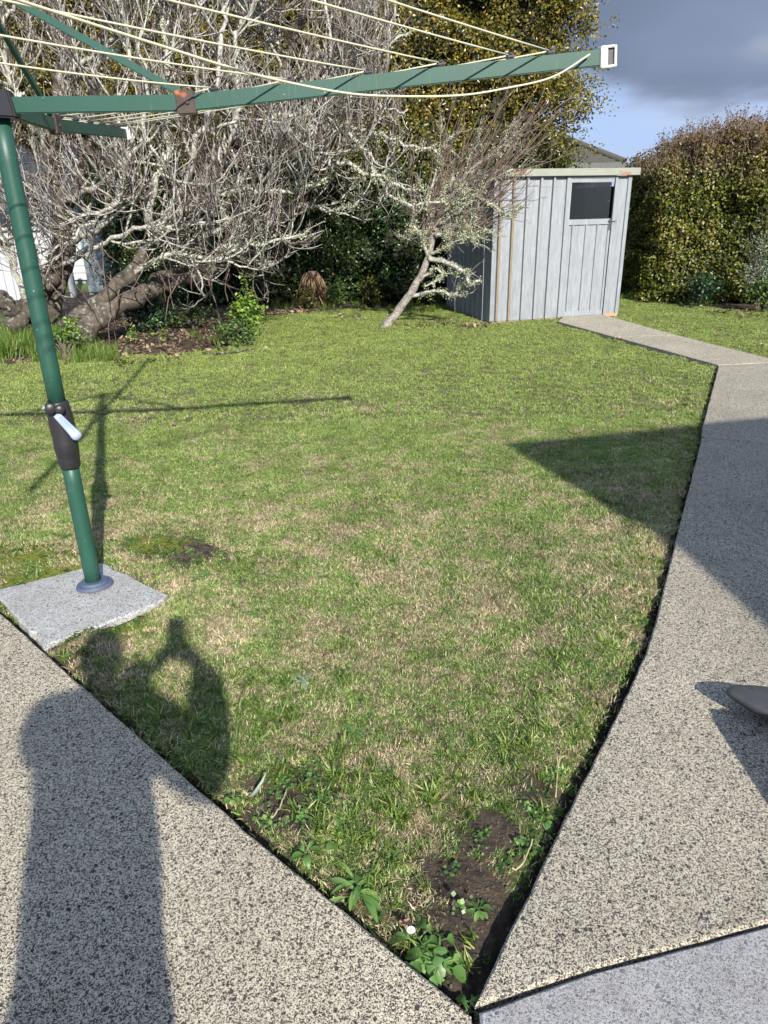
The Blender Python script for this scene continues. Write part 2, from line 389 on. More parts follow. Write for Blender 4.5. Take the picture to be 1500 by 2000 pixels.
ms = N(t_, 'ShaderNodeMixShader'); ms.inputs[0].default_value = .25
t_.links.new(p_.outputs[0], ms.inputs[1]); t_.links.new(tr.outputs[0], ms.inputs[2]); t_.links.new(ms.outputs[0], o_.inputs[0])
BLADE = m_

# ground: soil, moss, thatch
m_, t_, p_, o_ = newmat('lawn_soil'); v_ = coord(t_)
s1_ = noise(t_, v_, 18, 8, .75); s2_ = noise(t_, v_, 70, 4, .7); s3_ = noise(t_, v_, 3, 4, .6)
soil = mix(t_, mrange(t_, s1_, .38, .62), (.022, .016, .011), (.12, .085, .055))
soil = mix(t_, mrange(t_, s2_, .58, .68, 0, .6), soil, (.26, .19, .125))
turf = mix(t_, mrange(t_, s1_, .4, .6), (.08, .09, .025), (.21, .19, .08))
mossc = mix(t_, mrange(t_, s2_, .35, .65), (.09, .12, .006), (.28, .30, .018))
c_ = mix(t_, mrange(t_, mth(t_, 'ADD', attr(t_, 'soil'), mth(t_, 'MULTIPLY', mth(t_, 'SUBTRACT', s1_, .5), .5)), .35, .6), turf, soil)
c_ = mix(t_, mrange(t_, mth(t_, 'ADD', attr(t_, 'moss'), mth(t_, 'MULTIPLY', mth(t_, 'SUBTRACT', s1_, .5), 1.2)), .45, .7), c_, mossc)
setc(t_, p_.inputs['Base Color'], c_); p_.inputs['Roughness'].default_value = .95
bump(t_, p_, mth(t_, 'ADD', s1_, mth(t_, 'MULTIPLY', s2_, .6)), 1.0, .035)
SOIL = m_

# ------------------------------------------------------------------ ground
def seg_dist(P, poly, closed=False):
    P = P[:, None, :2]; A = np.array(poly, float); B = np.roll(A, -1, 0)
    if not closed: A, B = A[:-1], B[:-1]
    d = B - A; t = np.clip(((P - A) * d).sum(-1) / (d * d).sum(-1), 0, 1)
    return np.linalg.norm(P - (A + t[..., None] * d), axis=-1).min(1)
def inside(P, poly):
    x, y = P[:, 0], P[:, 1]; r = np.zeros(len(P), bool); n = len(poly)
    for i in range(n):
        x1, y1 = poly[i]; x2, y2 = poly[(i + 1) % n]
        c = ((y1 > y) != (y2 > y)) & (x < (x2 - x1) * (y - y1) / (y2 - y1 + 1e-12) + x1); r ^= c
    return r
PATIO = [(.155, .935), (-.35, 1.385), (-.94, 1.945), (-1.59, 2.57), (-5.4, 6.15), (-9, 6.2), (-9, -4), (.12, -4)]
PATHF = [(.165, .955), (.46, 1.43), (.75, 1.88), (.94, 2.19), (1.035, 2.37), (1.21, 2.73), (1.70, 3.72), (2.175, 4.685), (2.6, 4.50), (4.9, 3.6), (4.9, 2.2), (2.4, 1.53), (.85, 1.125), (.42, 1.025)]
PATHM = [(2.185, 4.705), (2.28, 4.93), (3.285, 6.965), (3.9, 7.03), (4.9, 7.1), (4.9, 3.62), (2.61, 4.52)]
PATHC = [(3.29, 6.985), (3.03, 7.88), (2.80, 8.64), (3.53, 8.68), (3.91, 7.245), (4.9, 7.5), (4.9, 7.12), (3.9, 7.05)]
PATHS = [(2.79, 8.66), (2.41, 9.95), (2.56, 10.33), (3.17, 10.48), (3.53, 8.70)]
FRONT = [(.172, .940), (.422, 1.016), (.852, 1.116), (2.4, 1.521), (4.9, 2.191), (4.9, -4), (.15, -4)]
PAD = [(-1.72, 2.775), (-1.52, 2.90), (-1.335, 3.03), (-1.13, 2.87), (-.94, 2.715), (-.96, 2.64), (-1.12, 2.50), (-1.28, 2.36), (-1.31, 2.33)]
EDGE = [(-1.59, 2.57), (-.94, 1.945), (.155, .935), (.165, .955), (.46, 1.43), (1.035, 2.37), (1.21, 2.73), (2.175, 4.685), (3.285, 6.965), (3.03, 7.88), (2.41, 9.95)]
def hmask(px, py, rx, ry, amt=1.0):
    c = g(px, py)
    return (c[0], c[1], rx, ry, amt)
SOILSPOTS = [hmask(910, 1830, .17, .14, 1.4), hmask(890, 1720, .15, .09, 1.05), hmask(560, 1570, .16, .14, 1.1), hmask(620, 1560, .12, .10, .8), hmask(385, 1080, .26, .20, 1.25), hmask(300, 1065, .16, .14, .9),
             hmask(1190, 1330, .08, .2, .6), hmask(1040, 1560, .10, .10, .9), hmask(1220, 1010, .18, .35, .6), hmask(1290, 860, .2, .3, .6),
             hmask(960, 1640, .12, .12, .9), hmask(130, 1290, .14, .10, .8), hmask(330, 1460, .12, .1, .6)]
MOSSSPOTS = [hmask(30, 1090, .5, .22, 1.1), hmask(120, 1060, .4, .15, .8), hmask(80, 1120, .5, .18, .9), hmask(300, 1065, .25, .15, .9), hmask(230, 1230, .2, .12, .9), hmask(560, 1520, .16, .12, .6), hmask(400, 1330, .2, .2, .55), hmask(1300, 770, .3, .5, .7), hmask(1240, 1200, .1, .25, .7), hmask(420, 1470, .15, .12, .7)]
BED = [(-9.5, 7.9), (-4.1, 7.95), (-3.15, 8.28), (-2.3, 8.25), (-1.7, 8.7), (-1.75, 10.2), (-1.9, 11.1), (-.2, 11.9), (1.3, 12.0), (3.0, 12.6), (4.4, 12.1), (4.7, 11.4), (5.6, 10.5), (9, 7.6), (9.6, 16), (-9.5, 16)]
def ground_fields(P):
    P3 = np.c_[P[:, :2], np.zeros(len(P))]
    de = seg_dist(P, EDGE); dp = seg_dist(P, PAD, True)
    ns = vnoise(P3, 7, 8, 1); ns2 = vnoise(P3, 2.2, 8, 2)
    soil = np.zeros(len(P)); moss = np.zeros(len(P))
    for (x, y, rx, ry, a) in SOILSPOTS: soil = np.maximum(soil, a * np.exp(-(((P[:, 0] - x) / rx) ** 2 + ((P[:, 1] - y) / ry) ** 2)))
    for (x, y, rx, ry, a) in MOSSSPOTS: moss = np.maximum(moss, a * np.exp(-(((P[:, 0] - x) / rx) ** 2 + ((P[:, 1] - y) / ry) ** 2)))
    wgap = np.where(P[:, 1] < 5.2, .030, .022)
    trench = np.clip(1 - de / (wgap * 1.6 * (1 + .35 * ns)), 0, 1)
    soil = np.maximum(soil, trench * 1.4)
    soil = np.maximum(soil, .62 * np.exp(-(de / .09) ** 2) * (P[:, 1] < 5.5) * (1 + .4 * ns2))
    soil = np.maximum(soil, .8 * np.exp(-(dp / .04) ** 2))
    bed = inside(P, BED); db = seg_dist(P, BED, True)
    bedf = np.where(bed, 1, 0) * np.clip(db / .15 + .4 * ns, 0, 1)
    # the strip of long grass below the hedge and tree keeps some turf
    soil = np.maximum(soil, bedf * 1.2)
    z = .012 * vnoise(P3, 2.0, 8, 3) + .004 * vnoise(P3, 14, 8, 0) + .010
    z = z - .075 * trench - .012 * np.clip(soil, 0, 1)
    z += .02 * np.exp(-((de - .16) / .07) ** 2) * (P[:, 1] < 6)
    und = inside(P, PATIO) | inside(P, PATHF) | inside(P, PATHM) | inside(P, PATHC) | inside(P, PATHS) | inside(P, FRONT) | inside(P, PAD)
    GAP = [(.19, .955), (.425, 1.015), (.855, 1.115), (2.4, 1.52), (4.9, 2.19)]
    und = und | ((seg_dist(P, GAP) < .05) & (P[:, 0] > .2)) | (P[:, 1] < .9)
    z = np.where(und, -.09, z)
    return z, soil, moss, und, trench, bedf
def ground_patch(name, x0, x1, y0, y1, st, hole=None):
    xs = np.arange(x0, x1 + 1e-6, st); ys = np.arange(y0, y1 + 1e-6, st)
    X, Y = np.meshgrid(xs, ys); P = np.c_[X.ravel(), Y.ravel()]
    z, soil, moss, und, tr_, bf = ground_fields(P)
    V = np.c_[P, z]; nx, ny = len(xs), len(ys)
    i = np.arange(nx * ny).reshape(ny, nx)
    F = np.stack([i[:-1, :-1], i[:-1, 1:], i[1:, 1:], i[1:, :-1]], -1).reshape(-1, 4)
    if hole:
        c = V[F].mean(1); k = ~((c[:, 0] > hole[0]) & (c[:, 0] < hole[1]) & (c[:, 1] > hole[2]) & (c[:, 1] < hole[3])); F = F[k]
    return V, F, soil, moss
V1, F1, s1a, m1a = ground_patch('a', -3.0, 3.6, .6, 7.2, .02)
V2, F2, s2a, m2a = ground_patch('b', -9.6, 9.6, -3.6, 15.6, .08, (-2.96, 3.56, .64, 7.16))
V2[:, 2] -= .003
Vx, Fx = merge([(V1, F1), (V2, F2)])
me = mesh_np('lawn', Vx, Fx, True, {'soil': ('POINT', np.r_[s1a, s2a]), 'moss': ('POINT', np.r_[m1a, m2a])})
tag(link('lawn', me, SOIL), kind='structure')
GV = np.array([(-600, -600, -.12), (600, -600, -.12), (600, 900, -.12), (-600, 900, -.12)], float)
m_, t_, p_, o_ = newmat('far_field'); v_ = coord(t_)
setc(t_, p_.inputs['Base Color'], mix(t_, noise(t_, v_, .8, 6), (.05, .09, .015), (.11, .15, .03))); p_.inputs['Roughness'].default_value = .95
tag(link('ground', mesh_np('ground', GV, [(0, 1, 2, 3)]), m_), kind='structure')
FL = [(-9.55, 15.5), (30, 15.5), (30, 60), (-60, 60), (-60, -3.6), (-9.55, -3.6)]
bm = bmesh.new(); bm.faces.new([bm.verts.new((x, y, -.02)) for x, y in FL]); tag(bm_obj('neighbour_lawn', bm, m_), kind='structure')

def slab(name, poly, zt, zb, mat, parent=None, wob=.0012, bev=.006, step=.05):
    pts = []
    n = len(poly)
    for i in range(n):
        a = np.array(poly[i], float); b = np.array(poly[(i + 1) % n], float); L = np.linalg.norm(b - a); k = max(1, int(L / step)) if L < 6 else max(1, int(L / .3))
        nrm = np.array([b[1] - a[1], a[0] - b[0]]) / L
        for j in range(k):
            u = j / k; p = a + (b - a) * u
            if j: p = p + nrm * random.gauss(0, wob)
            pts.append(p)
    pts = np.array(pts); m = len(pts)
    nx = np.roll(pts, -1, 0); pv = np.roll(pts, 1, 0); tdir = norm(nx - pv); nn = np.c_[tdir[:, 1], -tdir[:, 0]]
    area = .5 * np.sum(pts[:, 0] * nx[:, 1] - nx[:, 0] * pts[:, 1]); 
    if area < 0: nn = -nn
    ins = pts - nn * bev
    bm = bmesh.new()
    top = [bm.verts.new((x, y, zt + random.gauss(0, .0006))) for x, y in ins]
    mid = [bm.verts.new((x, y, zt - bev * (.7 + .5 * random.random()))) for x, y in pts]
    bot = [bm.verts.new((x, y, zb)) for x, y in pts]
    f = bm.faces.new(top)
    for A, B in ((top, mid), (mid, bot)):
        for i in range(m):
            j = (i + 1) % m; bm.faces.new((A[i], A[j], B[j], B[i]))
    bmesh.ops.triangulate(bm, faces=[f])
    return bm_obj(name, bm, mat, parent)
pt_ = slab('patio', PATIO, .040, -.10, CEMENT); tag(pt_, kind='structure')
pr = tag(empty('path', (1.2, 2.7, 0)), kind='structure')
def onpath(o):
    o.parent = pr; o.matrix_parent_inverse = Matrix.Translation((-1.2, -2.7, 0)); return o
onpath(slab('slab', PATHF, .040, -.10, CEMENT2)); onpath(slab('slab', PATHM, .042, -.10, CEMENT2))
onpath(slab('slab', PATHC, .043, -.10, FARCEM)); onpath(slab('slab', PATHS, .041, -.10, FARCEM))
tag(slab('pavement', FRONT, .0405, -.10, BLUECEM), kind='structure')

# ------------------------------------------------------------------ blade prototypes and scatter
def blades(n, rad_, h0, h1, wd, lean, flat=0.0, rng=RNG, gauss=True):
    a = rng.uniform(0, 2 * np.pi, n); r = rad_ * (np.abs(rng.normal(0, .5, n)) if gauss else np.sqrt(rng.uniform(0, 1, n)))
    base = np.c_[r * np.cos(a), r * np.sin(a), np.full(n, -.006)]
    az = rng.uniform(0, 2 * np.pi, n); h = rng.uniform(h0, h1, n); le = rng.uniform(.1, 1, n) * lean * h
    d = np.c_[np.cos(az), np.sin(az), np.zeros(n)]; s = np.c_[-np.sin(az + rng.normal(0, .6, n)), np.cos(az), np.zeros(n)]; s = norm(s)
    ww = wd * rng.uniform(.6, 1.3, n)[:, None]
    m1 = base + d * (le * .35)[:, None] + np.c_[np.zeros((n, 2)), h * .55]
    tp = base + d * le[:, None] + np.c_[np.zeros((n, 2)), h * (1 - flat * rng.uniform(0, .5, n))]
    V = np.stack([base - s * ww * .5, base + s * ww * .5, m1 + s * ww * .45, m1 - s * ww * .45, tp], 1).reshape(-1, 3)
    o = np.arange(n)[:, None] * 5
    F = np.concatenate([np.concatenate([o + 0, o + 1, o + 2], 1)[:, None], np.concatenate([o + 0, o + 2, o + 3], 1)[:, None], np.concatenate([o + 3, o + 2, o + 4], 1)[:, None]], 1).reshape(-1, 3)
    rn = np.repeat(rng.uniform(0, 1, n), 3); rn2 = np.repeat(rng.uniform(0, 1, n), 3)
    return V, F, {'rnd': ('FACE', rn), 'rnd2': ('FACE', rn2)}
def protos(name, k, mat, **kw):
    res = []
    for i in range(k):
        V, F, A = blades(**kw); me = mesh_np(name, V, F, False, A); me.materials.append(mat)
        res.append(bpy.data.objects.new(name, me))
    return res
def scatter(name, protos_, P, rot, scl, idx, label=None):
    col = bpy.data.collections.new(name + '_tufts')
    for o in protos_: col.objects.link(o)
    me = bpy.data.meshes.new(name); me.vertices.add(len(P)); me.vertices.foreach_set('co', np.asarray(P, np.float32).ravel())
    a = me.attributes.new('rot', 'FLOAT_VECTOR', 'POINT'); a.data.foreach_set('vector', np.asarray(rot, np.float32).ravel())
    a = me.attributes.new('scl', 'FLOAT', 'POINT'); a.data.foreach_set('value', np.asarray(scl, np.float32))
    a = me.attributes.new('idx', 'INT', 'POINT'); a.data.foreach_set('value', np.asarray(idx, np.int32))
    me.update()
    ob = link(name, me)
    ng = bpy.data.node_groups.new(name, 'GeometryNodeTree')
    ng.interface.new_socket('Geometry', in_out='INPUT', socket_type='NodeSocketGeometry'); ng.interface.new_socket('Geometry', in_out='OUTPUT', socket_type='NodeSocketGeometry')
    gi = N(ng, 'NodeGroupInput'); go = N(ng, 'NodeGroupOutput'); ci = N(ng, 'GeometryNodeCollectionInfo'); ci.inputs[0].default_value = col
    ci.inputs['Separate Children'].default_value = True; ci.inputs['Reset Children'].default_value = True
    ip = N(ng, 'GeometryNodeInstanceOnPoints'); ip.inputs['Pick Instance'].default_value = True
    def na(nm, ty):
        n = N(ng, 'GeometryNodeInputNamedAttribute'); n.data_type = ty; n.inputs[0].default_value = nm; return n.outputs[0]
    ng.links.new(gi.outputs[0], ip.inputs['Points']); ng.links.new(ci.outputs[0], ip.inputs['Instance'])
    ng.links.new(na('idx', 'INT'), ip.inputs['Instance Index'])
    er = N(ng, 'FunctionNodeEulerToRotation'); ng.links.new(na('rot', 'FLOAT_VECTOR'), er.inputs[0]); ng.links.new(er.outputs[0], ip.inputs['Rotation'])
    ng.links.new(na('scl', 'FLOAT'), ip.inputs['Scale']); ng.links.new(ip.outputs[0], go.inputs[0])
    md = ob.modifiers.new('scatter', 'NODES'); md.node_group = ng
    ob['kind'] = 'stuff'
    if label: ob['label'] = label
    return ob
def sample_ground(n, x0, x1, y0, y1, rng=RNG):
    P = np.c_[rng.uniform(x0, x1, n), rng.uniform(y0, y1, n)]
    z, soil, moss, und, trench, bedf = ground_fields(P)
    return P, z, soil, moss, und, trench, bedf
def in_view(P, mx=.72):     # only ground the photograph or a camera a step aside could see
    return np.abs(P[:, 0]) < (P[:, 1] * mx + 1.3)
near_p = protos('lawn_tuft', 6, BLADE, n=52, rad_=.036, h0=.007, h1=.022, wd=.0029, lean=1.9, flat=.7)
PB = np.random.default_rng(3)
P, z, soil, moss, und, trench, bedf = sample_ground(105000, -3.4, 3.4, .9, 5.4, PB)
nsv = vnoise(np.c_[P, z], 5, 8, 2)
prob = np.clip(1.12 - soil * 1.15 - np.clip(moss - .25, 0, 1) * 1.5 + .25 * nsv, 0.02, 1) * (~und) * (trench < .25) * in_view(P)
k = PB.uniform(0, 1, len(P)) < prob
P, z, soil, nsv = P[k], z[k], soil[k], nsv[k]; n = len(P)
scatter('grass', near_p, np.c_[P, z], np.c_[PB.normal(0, .12, n), PB.normal(0, .12, n), PB.uniform(0, 6.28, n)], PB.uniform(.7, 1.25, n) * (1 + .22 * nsv), PB.integers(0, 6, n), 'short mown green and straw coloured lawn grass')
far_p = protos('lawn_tuft', 5, BLADE, n=60, rad_=.055, h0=.010, h1=.026, wd=.0044, lean=1.4, flat=.5)
P, z, soil, moss, und, trench, bedf = sample_ground(60000, -7.5, 9.0, 5.2, 13.0, PB)
prob = np.clip(1.15 - soil * 1.2, 0, 1) * (~und) * (trench < .3) * in_view(P)
k = PB.uniform(0, 1, len(P)) < prob; P, z = P[k], z[k]; n = len(P)
scatter('grass', far_p, np.c_[P, z], np.c_[PB.normal(0, .1, n), PB.normal(0, .1, n), PB.uniform(0, 6.28, n)], PB.uniform(.7, 1.2, n), PB.integers(0, 5, n), 'far part of the mown lawn towards the shed')

# longer tufts along edges and in the front corner
long_p = protos('edge_tuft', 4, TALLG, n=26, rad_=.034, h0=.018, h1=.055, wd=.0040, lean=1.5, flat=.7)
pts = []
for _ in range(4000):
    y = PB.uniform(1.0, 6.8); x = PB.uniform(-2.2, 3.2); pts.append((x, y))
P = np.array(pts); z, soil, moss, und, trench, bedf = ground_fields(P); de = seg_dist(P, EDGE)
k = (~und) & (de < .34) & (trench < .7) & (PB.uniform(0, 1, len(P)) < np.exp(-((de - .08) / .16) ** 2) * .62 * np.clip(1.25 - .6 * soil, .12, 1)) & (inside(P, EDGE + [(-1.5, 9), (-1.7, 4)]))
P, z = P[k], z[k]; n = len(P)
C2 = np.array([g(*c)[:2] for c in [(470, 1340), (600, 1350), (560, 1440), (640, 1560), (700, 1560), (960, 1560), (1120, 1400), (1080, 1480), (430, 1110), (350, 1400), (770, 1620), (500, 1420), (1160, 1360), (880, 1560), (240, 1330), (330, 1300), (430, 1380), (520, 1390), (620, 1480), (690, 1500), (800, 1480), (780, 1560), (1000, 1500), (740, 1680), (660, 1600), (690, 1690), (960, 1430), (1120, 1300), (1180, 1230), (300, 1400), (250, 1250), (1240, 1100), (830, 1620)]])
C2 = np.repeat(C2, 12, 0) + PB.normal(0, .07, (len(C2) * 12, 2)); z2, _, _, und2, tr2, _ = ground_fields(C2); kk = (~und2) & (tr2 < .3)
P = np.r_[P, C2[kk]]; z = np.r_[z, z2[kk]]; n = len(P)
scatter('grass', long_p, np.c_[P, z], np.c_[PB.normal(0, .3, n), PB.normal(0, .3, n), PB.uniform(0, 6.28, n)], PB.uniform(.4, 1.05, n), PB.integers(0, 4, n), 'longer unmown grass tufts along the slab edges')
# tall grass at the garden bed, tree foot and below the hedges
tall_p = protos('tall_tuft', 5, TALLG, n=34, rad_=.07, h0=.09, h1=.26, wd=.006, lean=.7, flat=.3)
P = []
def strip(a, b, n, s, sc=1.0):
    a = g(*a)[:2]; b = g(*b)[:2]
    for _ in range(n):
        u = PB.uniform(); P.append(np.r_[a + (b - a) * u + PB.normal(0, s, 2), sc * PB.uniform(.5, 1.1)])
strip((0, 690), (100, 680), 150, .30, 1.25); strip((100, 700), (220, 705), 60, .15, .8); strip((60, 650), (30, 700), 50, .25, 1.2); strip((130, 690), (220, 695), 26, .14, .9); strip((380, 665), (490, 680), 16, .12, .8)
strip((500, 590), (900, 590), 170, .16, .75); strip((490, 600), (690, 600), 60, .22, .6); strip((790, 610), (900, 605), 60, .2, .55); strip((1210, 585), (1300, 588), 40, .12, .6); strip((1300, 590), (1400, 597), 30, .10, .5)
strip((540, 575), (700, 572), 60, .2, 1.1)
P = np.array(P); z = ground_fields(P[:, :2])[0]; n = len(P)
scatter('tall_grass', tall_p, np.c_[P[:, :2], z], np.c_[PB.normal(0, .12, n), PB.normal(0, .12, n), PB.uniform(0, 6.28, n)], P[:, 2], PB.integers(0, 5, n), 'uncut grass at the foot of the trees and hedges')

# tiny creeping leaves over the bare corners
def sprig(seed):
    r = np.random.default_rng(seed); C = np.c_[r.normal(0, .012, (14, 2)), r.uniform(.002, .010, 14)]
    n = 14; t = norm(np.c_[r.normal(size=(n, 2)), np.zeros(n)]); b_ = np.c_[-t[:, 1], t[:, 0], r.normal(0, .3, n)]; L = r.uniform(.0035, .006, n)[:, None]
    V = np.stack([C - t * L, C + b_ * L, C + t * L, C - b_ * L], 1).reshape(-1, 3); o = np.arange(n)[:, None] * 4
    me = mesh_np('sprig', V, np.concatenate([o, o + 1, o + 2, o + 3], 1), False, {'rnd': ('FACE', r.uniform(0, 1, n))}); me.materials.append(WEED if seed % 3 else MIDG); return bpy.data.objects.new('sprig', me)
P, z, soil, moss, und, trench, bedf = sample_ground(26000, -2, 3, .92, 5.5, PB)
k = (~und) & (PB.uniform(0, 1, len(P)) < np.clip(soil * .8 + moss * .5 - .15, 0, .8) * np.clip(.55 + .9 * vnoise(np.c_[P, z], 9, 8, 1), 0, 1)) & (trench < .6); P, z = P[k], z[k]; n = len(P)
scatter('ground_cover', [sprig(i) for i in range(6)], np.c_[P, z + .002], np.c_[PB.normal(0, .2, n), PB.normal(0, .2, n), PB.uniform(0, 6.28, n)], PB.uniform(.6, 1.4, n), PB.integers(0, 6, n), 'tiny creeping weeds over the bare soil')

# soil crumbs
def crumb(seed):
    bm = bmesh.new(); bmesh.ops.create_icosphere(bm, subdivisions=1, radius=1)
    r = random.Random(seed)
    for v in bm.verts: v.co *= r.uniform(.7, 1.2); v.co.z *= .7
    me = bpy.data.meshes.new('crumb'); bm.to_mesh(me); bm.free(); me.materials.append(CRUMB); return bpy.data.objects.new('crumb', me)
CRUMB = simple('soil_crumb', (.095, .068, .046), .95, 0, .6, 60, .2)
P, z, soil, moss, und, trench, bedf = sample_ground(110000, -2, 3, .9, 5.5, PB)
k = (~und) & (PB.uniform(0, 1, len(P)) < np.clip(soil - .30, 0, 1) * 1.1) & (trench < .95); P, z = P[k], z[k]; n = len(P)
scatter('soil_crumbs', [crumb(i) for i in range(4)], np.c_[P, z + .001], PB.uniform(0, 6.28, (n, 3)), np.exp(PB.normal(-6.15, .6, n)), PB.integers(0, 4, n), 'loose crumbs of brown soil in the bare corners')

# leaf litter
def leafproto(seed, L, W, mat, curl=.3):
    r = np.random.default_rng(seed); n = 5
    V = []; 
    for i, t in enumerate(np.linspace(0, 1, n)):
        ww = W * math.sin(math.pi * min(.98, t * .9 + .06)) ; z = curl * L * (t - .5) ** 2 + r.normal(0, .02 * L)
        V += [(-ww / 2, t * L - L / 2, z + curl * W * .5 * r.uniform(.3, 1)), (0, t * L - L / 2, z), (ww / 2, t * L - L / 2, z + curl * W * .5 * r.uniform(.3, 1))]
    F = []
    for i in range(n - 1):
        a = i * 3; F += [(a, a + 1, a + 4, a + 3), (a + 1, a + 2, a + 5, a + 4)]
    me = mesh_np('leaf', V, F, True, {'rnd': ('FACE', np.full(len(F), r.uniform()))}); me.materials.append(mat)
    return me
lit = [bpy.data.objects.new('dead_leaf', leafproto(i, .075, .042, LITTER, .5)) for i in range(8)]
P = RNG.uniform((-5.0, 8.0), (-1.2, 12), (5200, 2)); z, so_, mo_, un_, tr_, bf = ground_fields(P); k = (bf > .25) & (RNG.uniform(0, 1, len(P)) < .55); P, z = P[k], z[k]
extra = np.array([np.r_[g(*c)[:2]] for c in [(600, 612), (690, 622), (820, 640), (860, 635), (905, 640), (925, 637), (940, 640), (1390, 612), (1430, 618), (1480, 622), (1460, 612), (200, 705), (180, 700), (250, 712), (330, 700), (430, 692), (560, 615)]])
extra = np.repeat(extra, 12, 0) + RNG.normal(0, .14, (len(extra) * 12, 2)); P = np.r_[P, extra]; z = np.r_[z, ground_fields(extra)[0] + .02]
n = len(P)
scatter('leaf_litter', lit, np.c_[P, z + .008], np.c_[RNG.normal(0, .5, n), RNG.normal(0, .5, n), RNG.uniform(0, 6.28, n)], RNG.uniform(.5, 1.15, n), RNG.integers(0, 8, n), 'dry brown fallen leaves covering the bed under the bare tree')

# ------------------------------------------------------------------ leaf clouds
def leaves(name, C, NRM, L, W, mat, parent=None, rng=RNG, up=.0, jit=.8, rnd=None, fold=.22):
    n = len(C)
    nr = norm(NRM + jit * rng.normal(size=(n, 3)) + np.array([0, 0, up]))
    t = norm(np.cross(nr, rng.normal(size=(n, 3)))); t[:, 2] -= .25; t = norm(t - (t * nr).sum(1, keepdims=True) * nr); b = np.cross(nr, t)
    s = (rng.uniform(.65, 1.25, n) * L)[:, None]; ww = (rng.uniform(.75, 1.2, n) * W)[:, None]
    V = np.stack([C - t * s * .5, C - t * s * .05 + b * ww * .5 + nr * ww * fold, C + t * s * .5, C - t * s * .05 - b * ww * .5 + nr * ww * fold], 1).reshape(-1, 3)
    o = np.arange(n)[:, None] * 4
    F = np.stack([np.concatenate([o, o + 1, o + 2], 1), np.concatenate([o, o + 2, o + 3], 1)], 1).reshape(-1, 3)
    r = rng.uniform(0, 1, n) if rnd is None else rnd
    me = mesh_np(name, V, F, False, {'rnd': ('FACE', np.repeat(r, 2))})
    return link(name, me, mat, parent)
def ell(P, c, r):
    q = (P - np.array(c)) / np.array(r); k = np.linalg.norm(q, axis=1); return (k - 1) * min(r)
def rbox(P, c, h, rz, rr):
    q = P - np.array(c); cz, sz = math.cos(-rz), math.sin(-rz); q = np.c_[q[:, 0] * cz - q[:, 1] * sz, q[:, 0] * sz + q[:, 1] * cz, q[:, 2]]
    d = np.abs(q) - (np.array(h) - rr); return np.linalg.norm(np.maximum(d, 0), axis=1) + np.minimum(d.max(1), 0) - rr
def shell(sdf, lo, hi, n, depth, rng=RNG, keep=None):
    out_, tot = [], 0
    while tot < n:
        P = rng.uniform(lo, hi, (600000, 3)); d = sdf(P)
        P = P[(d < 0) & (d > -depth)]; d = d  # shell only
        if keep is not None: P = P[keep(P)]
        out_.append(P); tot += len(P)
        if len(out_) > 60: break
    P = np.vstack(out_)[:n]; e = .06
    G = np.stack([sdf(P + np.array(v) * e) - sdf(P - np.array(v) * e) for v in ((1, 0, 0), (0, 1, 0), (0, 0, 1))], 1)
    return P, norm(G)
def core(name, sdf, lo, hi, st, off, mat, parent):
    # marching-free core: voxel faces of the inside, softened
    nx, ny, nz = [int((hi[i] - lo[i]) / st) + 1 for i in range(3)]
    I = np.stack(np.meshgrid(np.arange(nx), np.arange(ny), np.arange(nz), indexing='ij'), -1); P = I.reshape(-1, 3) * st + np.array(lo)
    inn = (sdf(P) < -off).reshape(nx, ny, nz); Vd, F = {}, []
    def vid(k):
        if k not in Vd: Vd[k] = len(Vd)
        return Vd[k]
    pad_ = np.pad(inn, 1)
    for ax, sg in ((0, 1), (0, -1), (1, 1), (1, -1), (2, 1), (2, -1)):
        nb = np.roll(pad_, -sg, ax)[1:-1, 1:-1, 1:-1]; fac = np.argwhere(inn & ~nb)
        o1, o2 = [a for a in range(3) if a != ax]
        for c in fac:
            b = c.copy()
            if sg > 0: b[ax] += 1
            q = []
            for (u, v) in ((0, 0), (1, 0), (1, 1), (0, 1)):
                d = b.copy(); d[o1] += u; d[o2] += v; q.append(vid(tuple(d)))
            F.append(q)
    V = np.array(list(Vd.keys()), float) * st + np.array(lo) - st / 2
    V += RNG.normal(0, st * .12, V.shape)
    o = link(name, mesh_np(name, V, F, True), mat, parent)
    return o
INNER = simple('dark_core_fill', (.022, .020, .012), .95, 0, .6, 12, .5)  # solid dark core stops see-through; shade inside the foliage put into its colour

# evergreen behind
ES = [((-3.4, 13.8, 1.2), (1.5, 1.2, 2.0)), ((-2.0, 13.4, 1.2), (1.5, 1.1, 2.4)), ((-.7, 13.5, 1.4), (1.5, 1.1, 2.4)), ((.7, 13.4, 1.3), (1.4, 1.1, 2.0)), ((1.65, 13.5, 1.9), (1.38, 1.0, 1.7)), ((2.35, 13.4, 3.35), (.85, .8, .55)), ((2.42, 13.3, 2.45), (.62, .55, .95)),
      ((1.35, 13.5, 3.5), (1.45, 1.1, 1.4)), ((-.1, 13.6, 3.6), (1.7, 1.2, 2.2)), ((-1.9, 13.9, 3.4), (1.6, 1.2, 1.9)), ((2.05, 13.6, 4.5), (1.35, 1.0, 1.4)), ((.6, 13.7, 5.0), (1.8, 1.1, 1.6)), ((-3.3, 14.2, 2.6), (1.3, 1.0, 1.2)), ((-4.3, 14.8, 4.3), (1.5, 1.0, 1.5)), ((-6.0, 15.2, 3.9), (1.5, .9, 1.35))]
def sd_ev(P):
    d = np.min([ell(P, c, r) for c, r in ES], 0)
    return d + .28 * vnoise(P, 2.5, 8, 1) + .22 * vnoise(P, 6.0, 8, 2)
ev = empty('evergreen_tree', (.2, 13.3, 0)); tag(ev, 'tall glossy evergreen with dark lower leaves and golden olive top behind the small leaning tree', 'tree')
OFF = Matrix.Translation((-.2, -13.3, 0))
def under(o, p):
    o.parent = p; o.matrix_parent_inverse = Matrix.Translation(-Vector(p.location)); return o
